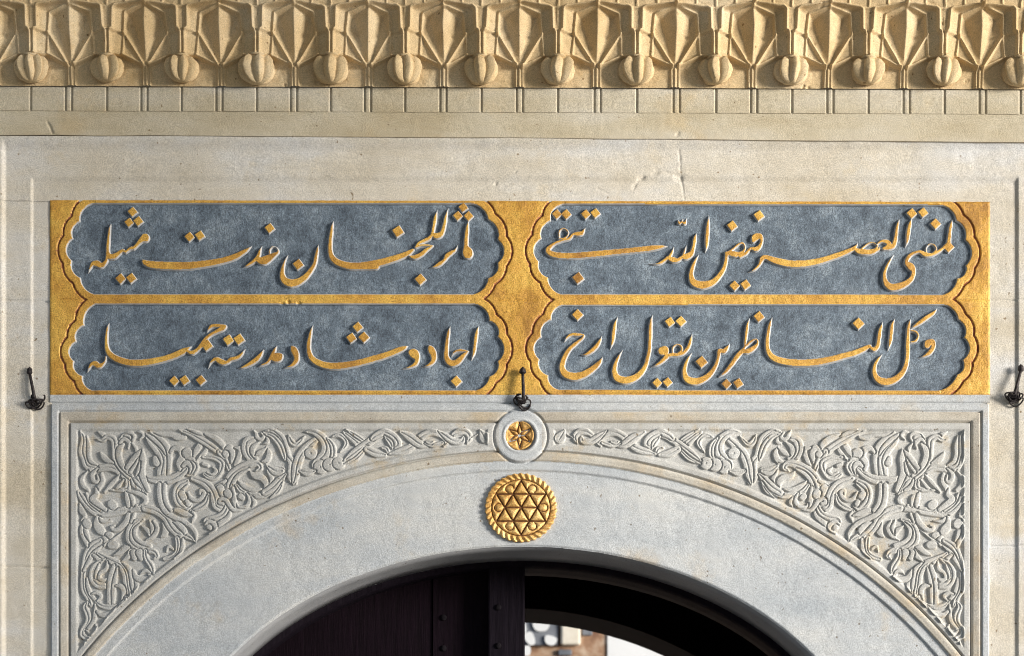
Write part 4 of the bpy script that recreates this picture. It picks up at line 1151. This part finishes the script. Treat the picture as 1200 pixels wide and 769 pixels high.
# ------------------------------------------------------------------ gilt rosette and star boss
def rosette():
    g = Grid(-46 * S, -46 * S, 46 * S, 46 * S, 0.55 * S)
    X, Y = g.X / S, -g.Y / S
    r = np.hypot(X, Y); a = np.arctan2(X, Y)
    R = 33.0
    P = [(R * math.sin(math.radians(60 * i)), R * math.cos(math.radians(60 * i))) for i in range(6)]
    dm = np.full(X.shape, 99.0)
    for i in range(6):
        dm = np.minimum(dm, seg_dist(X, Y, [P[i], P[(i + 2) % 6]]))
    Q = [(R / math.sqrt(3) * math.sin(math.radians(60 * i + 30)), R / math.sqrt(3) * math.cos(math.radians(60 * i + 30))) for i in range(6)]
    for i in range(3):
        dm = np.minimum(dm, seg_dist(X, Y, [Q[i], Q[i + 3]]))
    for i in range(6):       # a short leaf curl in each gap between two star points
        c = (26.2 * math.sin(math.radians(60 * i + 30)), 26.2 * math.cos(math.radians(60 * i + 30)))
        dc = np.hypot(X - c[0], Y - c[1])
        dm = np.where(r > 23.5, np.minimum(dm, np.abs(dc - 4.9) + 0.45), dm)
    dm = np.minimum(dm, np.abs(r - 34.6))
    H = 0.009 + 0.0009 * np.minimum(dm, 3.6) + 0.003 * np.clip(1 - (r / 35) ** 2, 0, 1)
    H -= 0.0036 * np.clip(1.2 - dm / 1.2, 0, 1)
    rope = 0.008 + 0.0052 * np.sqrt(np.clip(1 - ((r - 38.3) / 4.2) ** 2, 0, 1)) * (0.55 + 0.45 * np.sin(a * 34 + (r - 38) * 0.55))
    H = np.where(r > 34.8, rope, H)
    H = blur(H, 1) + 0.0006 * vnoise(X, Y, 5, 91)
    edge = 41.6 + 0.7 * np.sin(a * 34 + 2.0) - r
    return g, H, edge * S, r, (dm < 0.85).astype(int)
ros = thing('gilt_rosette', 'large round gilded boss with a six-pointed star and rope rim above the arch', 'rosette', at(610.5, 596, 0.004))
g, H, E, r, gm = rosette()
iso_mesh('rope_rim', g, np.minimum(E, (r - 34.6) * S), H, 0, -0.01, M_GOLD2, ros, raw=True)
iso_mesh('star_face', g, (34.6 - r) * S, H, 0, -0.01, [M_GOLD2, M_GROOVE_SHADE], ros, raw=True, matF=gm)
ros.scale = (1.0, 1, 0.96)

g = Grid(-18 * S, -18 * S, 18 * S, 18 * S, 0.45 * S)
X, Y = g.X / S, -g.Y / S
r = np.hypot(X, Y); a = np.arctan2(X, Y)
dm = np.full(X.shape, 99.0)
for i in range(6):
    ti = math.radians(60 * i); va = math.radians(60 * i + 30); vb = math.radians(60 * i - 30)
    tip_ = (14.6 * math.sin(ti), 14.6 * math.cos(ti))
    v1 = (5.6 * math.sin(va), 5.6 * math.cos(va)); v2 = (5.6 * math.sin(vb), 5.6 * math.cos(vb))
    dm = np.minimum(dm, seg_dist(X, Y, [v1, tip_, v2]))
    dm = np.minimum(dm, seg_dist(X, Y, [(0, 0), v1]))
H = 0.003 + 0.0016 * np.minimum(dm, 3.0) - 0.0012 * sstep(0.9, 0.2, dm)
H += 0.0015 * sstep(1.4, 0.3, np.abs(r - 15.6)) - 0.003 * sstep(2.0, 0.8, r)
H = blur(H, 1)
boss = iso_mesh('star_boss', g, (16.8 - r) * S, H, 0, -0.006, [M_GOLD2, M_GROOVE_SHADE], None, raw=True, matF=(dm < 0.6).astype(int))
boss.location = at(608.8, 511, 0.008)
tag(boss, 'small gilded star boss set in a round marble ring under the panel', 'boss')

# ------------------------------------------------------------------ iron hooks
def hook(px, py, depth, lean, label, tipw):
    base = at(px, py, depth)
    t = thing('iron_hook', label, 'hook', base, 'iron hooks under the inscription')
    bm = bmesh.new()
    u = S
    dx = lean * u
    pts = [(0, 0.03, -2 * u), (0, 0.0, -2 * u), (0, -0.010, -1 * u), (dx * .1, -0.016, 4 * u), (dx * .4, -0.016, 14 * u), (dx * .8, -0.013, 25 * u), (dx, -0.011, 31 * u)]
    add_tube(bm, pts, [2.4 * u, 2.4 * u, 2.3 * u, 2.1 * u, 1.9 * u, 1.8 * u, 1.7 * u], 12)
    bm_obj('shank', bm, M_IRON, t, True)
    bm = bmesh.new()
    n = 8
    prof = [(29, 2.6), (30.5, tipw), (32.5, tipw * .95), (35, 3.0), (37.5, 0.4)]
    rings = []
    for z, rr in prof:
        rings.append([bm.verts.new((dx + rr * u * math.cos(2 * math.pi * k / n), -0.011 + 0.75 * rr * u * math.sin(2 * math.pi * k / n), z * u)) for k in range(n)])
    for a_, b_ in zip(rings[:-1], rings[1:]):
        for k in range(n):
            bm.faces.new((a_[k], a_[(k + 1) % n], b_[(k + 1) % n], b_[k]))
    bm.faces.new(rings[0][::-1]); bm.faces.new(rings[-1])
    bm_obj('tip', bm, M_IRON, t)
    bm = bmesh.new()         # the twisted wire lashed round the foot
    rr = random.Random(int(px))
    for k in range(5):
        c = Vector((rr.uniform(-6, 6) * u, -0.012 + rr.uniform(-.006, .004), rr.uniform(-7, 3) * u))
        rad = rr.uniform(4.5, 9) * u
        tl = rr.uniform(-.8, .8)
        ps = [(c.x + rad * math.cos(q), c.y - 0.4 * rad * math.sin(q + tl), c.z + rad * (0.55 * math.sin(q) + 0.2 * math.cos(2 * q + tl))) for q in np.linspace(rr.uniform(0, 2), rr.uniform(6, 8), 18)]
        add_tube(bm, ps, [1.0 * u] * 18, 7)
    bm_obj('wire_lashing', bm, M_IRON, t, True)
    return t
hook(613.5, 469, 0.018, -1, 'black iron hook with pointed tip at the foot of the panel between the cartouches', 4.2)
hook(42, 469, 0.012, -6, 'black iron hook lashed with wire at the left edge of the panel', 3.4)
hook(1187, 466, 0.016, 8, 'black iron hook with rusty stain at the right edge of the panel', 3.6)

# ------------------------------------------------------------------ wooden door and the passage behind
wd = thing('wooden_door', 'dark wooden arched door, left leaf shut with studs, right leaf swung open', 'door', (0.024, 0.25, 0))
wo = (0.024, 0.25, 0)
def W(px, y):      # world x of photo column at a depth y behind the wall
    return (px - 600) * S * (D + y) / D
def Wz(py, y):
    return CZ + (HOR - py) * S * (D + y) / D
op = opening(96, -0.012)
def under_arch(x):
    """top of the arched opening at x"""
    cx = (AX - 600) * S * kA; a_ = 415 * S * kA + 0.012; b_ = 300 * S * kA + 0.012
    return CZ + (HOR - 940) * S * kA + b_ * math.sqrt(max(0, 1 - ((x - cx) / a_) ** 2))
def arched_board(bm, x0, x1, y0, y1, n=10, z0=0.0, clear=0.0):
    top = [(x0 + (x1 - x0) * i / n) for i in range(n + 1)]
    f = [bm.verts.new((x - wo[0], y0 - wo[1], z0)) for x in (x0, x1)] + [bm.verts.new((x - wo[0], y0 - wo[1], under_arch(x) - clear)) for x in reversed(top)]
    b = [bm.verts.new((v.co.x, y1 - wo[1], v.co.z)) for v in f]
    bm.faces.new(f); bm.faces.new(b[::-1])
    m = len(f)
    for i in range(m):
        bm.faces.new((f[i], b[i], b[(i + 1) % m], f[(i + 1) % m]))
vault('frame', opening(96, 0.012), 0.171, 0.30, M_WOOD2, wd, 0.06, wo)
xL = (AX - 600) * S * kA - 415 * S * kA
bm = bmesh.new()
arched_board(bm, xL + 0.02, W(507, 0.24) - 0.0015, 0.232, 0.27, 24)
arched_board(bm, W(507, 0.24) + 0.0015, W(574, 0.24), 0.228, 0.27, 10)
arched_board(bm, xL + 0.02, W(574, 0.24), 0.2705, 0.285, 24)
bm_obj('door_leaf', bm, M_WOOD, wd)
bm = bmesh.new()
add_box(bm, W(572, .2) - wo[0], W(615, .2) - wo[0], 0.185 - wo[1], 0.27 - wo[1], 0.0, under_arch(0) + 0.0 - 0.004, 0.004)
bm_obj('meeting_post', bm, M_WOOD2, wd)
stud0 = None
for px, py, y in ((520, 724, .228), (520, 760, .228), (520, 796, .228), (584, 712, .185), (584, 757, .185), (584, 800, .185)):
    if stud0 is None:
        bm = bmesh.new()
        bmesh.ops.create_uvsphere(bm, u_segments=14, v_segments=8, radius=0.0075)
        for v in bm.verts:
            v.co.y *= 0.55
        stud0 = bm_obj('stud', bm, M_STUD, wd, True)
        o = stud0
    else:
        o = stud0.copy(); COL.objects.link(o); o.parent = wd
    o.location = (W(px, y) - wo[0], y - 0.002 - wo[1], Wz(py, y) - wo[2])
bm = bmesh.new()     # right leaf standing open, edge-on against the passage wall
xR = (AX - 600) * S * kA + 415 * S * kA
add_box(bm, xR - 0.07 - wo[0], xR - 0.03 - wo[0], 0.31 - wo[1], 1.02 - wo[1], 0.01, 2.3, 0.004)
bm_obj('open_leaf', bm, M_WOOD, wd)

# passage: ceiling, side walls, inner wall with its own arch
PY = 1.9
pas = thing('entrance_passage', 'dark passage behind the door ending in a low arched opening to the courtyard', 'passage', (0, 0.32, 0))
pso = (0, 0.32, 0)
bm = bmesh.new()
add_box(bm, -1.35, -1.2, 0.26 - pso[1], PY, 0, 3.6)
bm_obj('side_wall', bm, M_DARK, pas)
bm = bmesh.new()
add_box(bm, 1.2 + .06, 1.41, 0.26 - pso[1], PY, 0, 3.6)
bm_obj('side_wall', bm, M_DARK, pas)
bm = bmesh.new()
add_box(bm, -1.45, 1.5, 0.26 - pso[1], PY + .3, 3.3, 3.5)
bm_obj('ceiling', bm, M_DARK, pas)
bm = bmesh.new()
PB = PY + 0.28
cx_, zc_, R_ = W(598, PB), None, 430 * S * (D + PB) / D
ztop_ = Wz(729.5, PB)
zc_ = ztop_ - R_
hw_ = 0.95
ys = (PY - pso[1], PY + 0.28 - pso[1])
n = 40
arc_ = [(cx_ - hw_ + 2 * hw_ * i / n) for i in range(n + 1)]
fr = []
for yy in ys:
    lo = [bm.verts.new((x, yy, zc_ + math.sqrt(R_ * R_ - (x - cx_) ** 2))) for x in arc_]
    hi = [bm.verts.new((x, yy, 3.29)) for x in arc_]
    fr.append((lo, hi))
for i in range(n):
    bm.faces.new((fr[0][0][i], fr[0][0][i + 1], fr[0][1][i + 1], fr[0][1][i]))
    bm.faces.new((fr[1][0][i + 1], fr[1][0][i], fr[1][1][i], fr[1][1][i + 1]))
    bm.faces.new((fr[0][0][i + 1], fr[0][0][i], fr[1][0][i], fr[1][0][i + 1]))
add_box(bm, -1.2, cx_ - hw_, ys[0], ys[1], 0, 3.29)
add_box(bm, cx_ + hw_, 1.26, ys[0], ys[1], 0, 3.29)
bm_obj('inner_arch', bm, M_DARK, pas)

# ------------------------------------------------------------------ far courtyard wall seen through the passage
FY = 7.0
far = thing('courtyard_wall', 'sunlit white plaster wall with brown rubble patch glimpsed through the arch', 'wall', (0.4, FY, 0))
fo = (0.4, FY, 0)
bm = bmesh.new()
add_box(bm, W(712, FY) - fo[0], 6, 0, 0.3, 0, 4.6)
bm_obj('plaster_face', bm, M_PLASTER, far)
bm = bmesh.new()
add_box(bm, -6, W(712, FY) - fo[0] - .002, 0.01, 0.3, 0, 4.6)
bm_obj('rubble_face', bm, M_RUBBLE, far)
bm = bmesh.new()
add_box(bm, W(657, FY) - fo[0], W(680, FY) - fo[0], -0.05, 0.008, Wz(757, FY), Wz(722, FY), 0.012)
bm_obj('cream_block', bm, M_CREAM, far)
bm = bmesh.new()
for px, py, w_, h_ in ((688, 741, 12, 8), (662, 765, 16, 7), (700, 724, 14, 10)):
    add_box(bm, W(px - w_ / 2, FY) - fo[0], W(px + w_ / 2, FY) - fo[0], -0.012, 0.008, Wz(py + h_ / 2, FY), Wz(py - h_ / 2, FY), 0.006)
bm_obj('grey_stones', bm, M_GREYSTONE, far)
bm = bmesh.new()
add_box(bm, W(595, FY) - fo[0], W(654, FY) - fo[0], -0.03, 0.008, Wz(757, FY), Wz(715, FY), 0.006)
inlay = bm_obj('ornament_slab', bm, M_GREYSTONE, far)
for px, py, w_, h_, rot in ((634, 735, 19, 13, 0), (621, 750, 11, 16, .5), (645, 752, 14, 11, -.3), (617, 764, 10, 12, .2), (610, 738, 14, 16, .4)):
    bm = bmesh.new()
    kf = S * (D + FY) / D
    ring = []
    for q in range(28):
        t = 2 * math.pi * q / 28
        ex = 0.75
        x = math.copysign(abs(math.cos(t)) ** ex, math.cos(t)) * w_ / 2 * kf; z = math.copysign(abs(math.sin(t)) ** ex, math.sin(t)) * h_ / 2 * kf
        x *= 1 + 0.22 * z / (h_ / 2 * kf)
        ring.append((x * math.cos(rot) - z * math.sin(rot), x * math.sin(rot) + z * math.cos(rot)))
    f0 = [bm.verts.new((x, -0.012, z)) for x, z in ring]; f1 = [bm.verts.new((x, 0.0, z)) for x, z in ring]
    bm.faces.new(f0); bm.faces.new(f1[::-1])
    for q in range(28):
        bm.faces.new((f0[q], f1[q], f1[(q + 1) % 28], f0[(q + 1) % 28]))
    o = bm_obj('white_petal', bm, M_PLASTER, inlay)
    o.location = (W(px, FY) - fo[0], -0.032, Wz(py, FY))
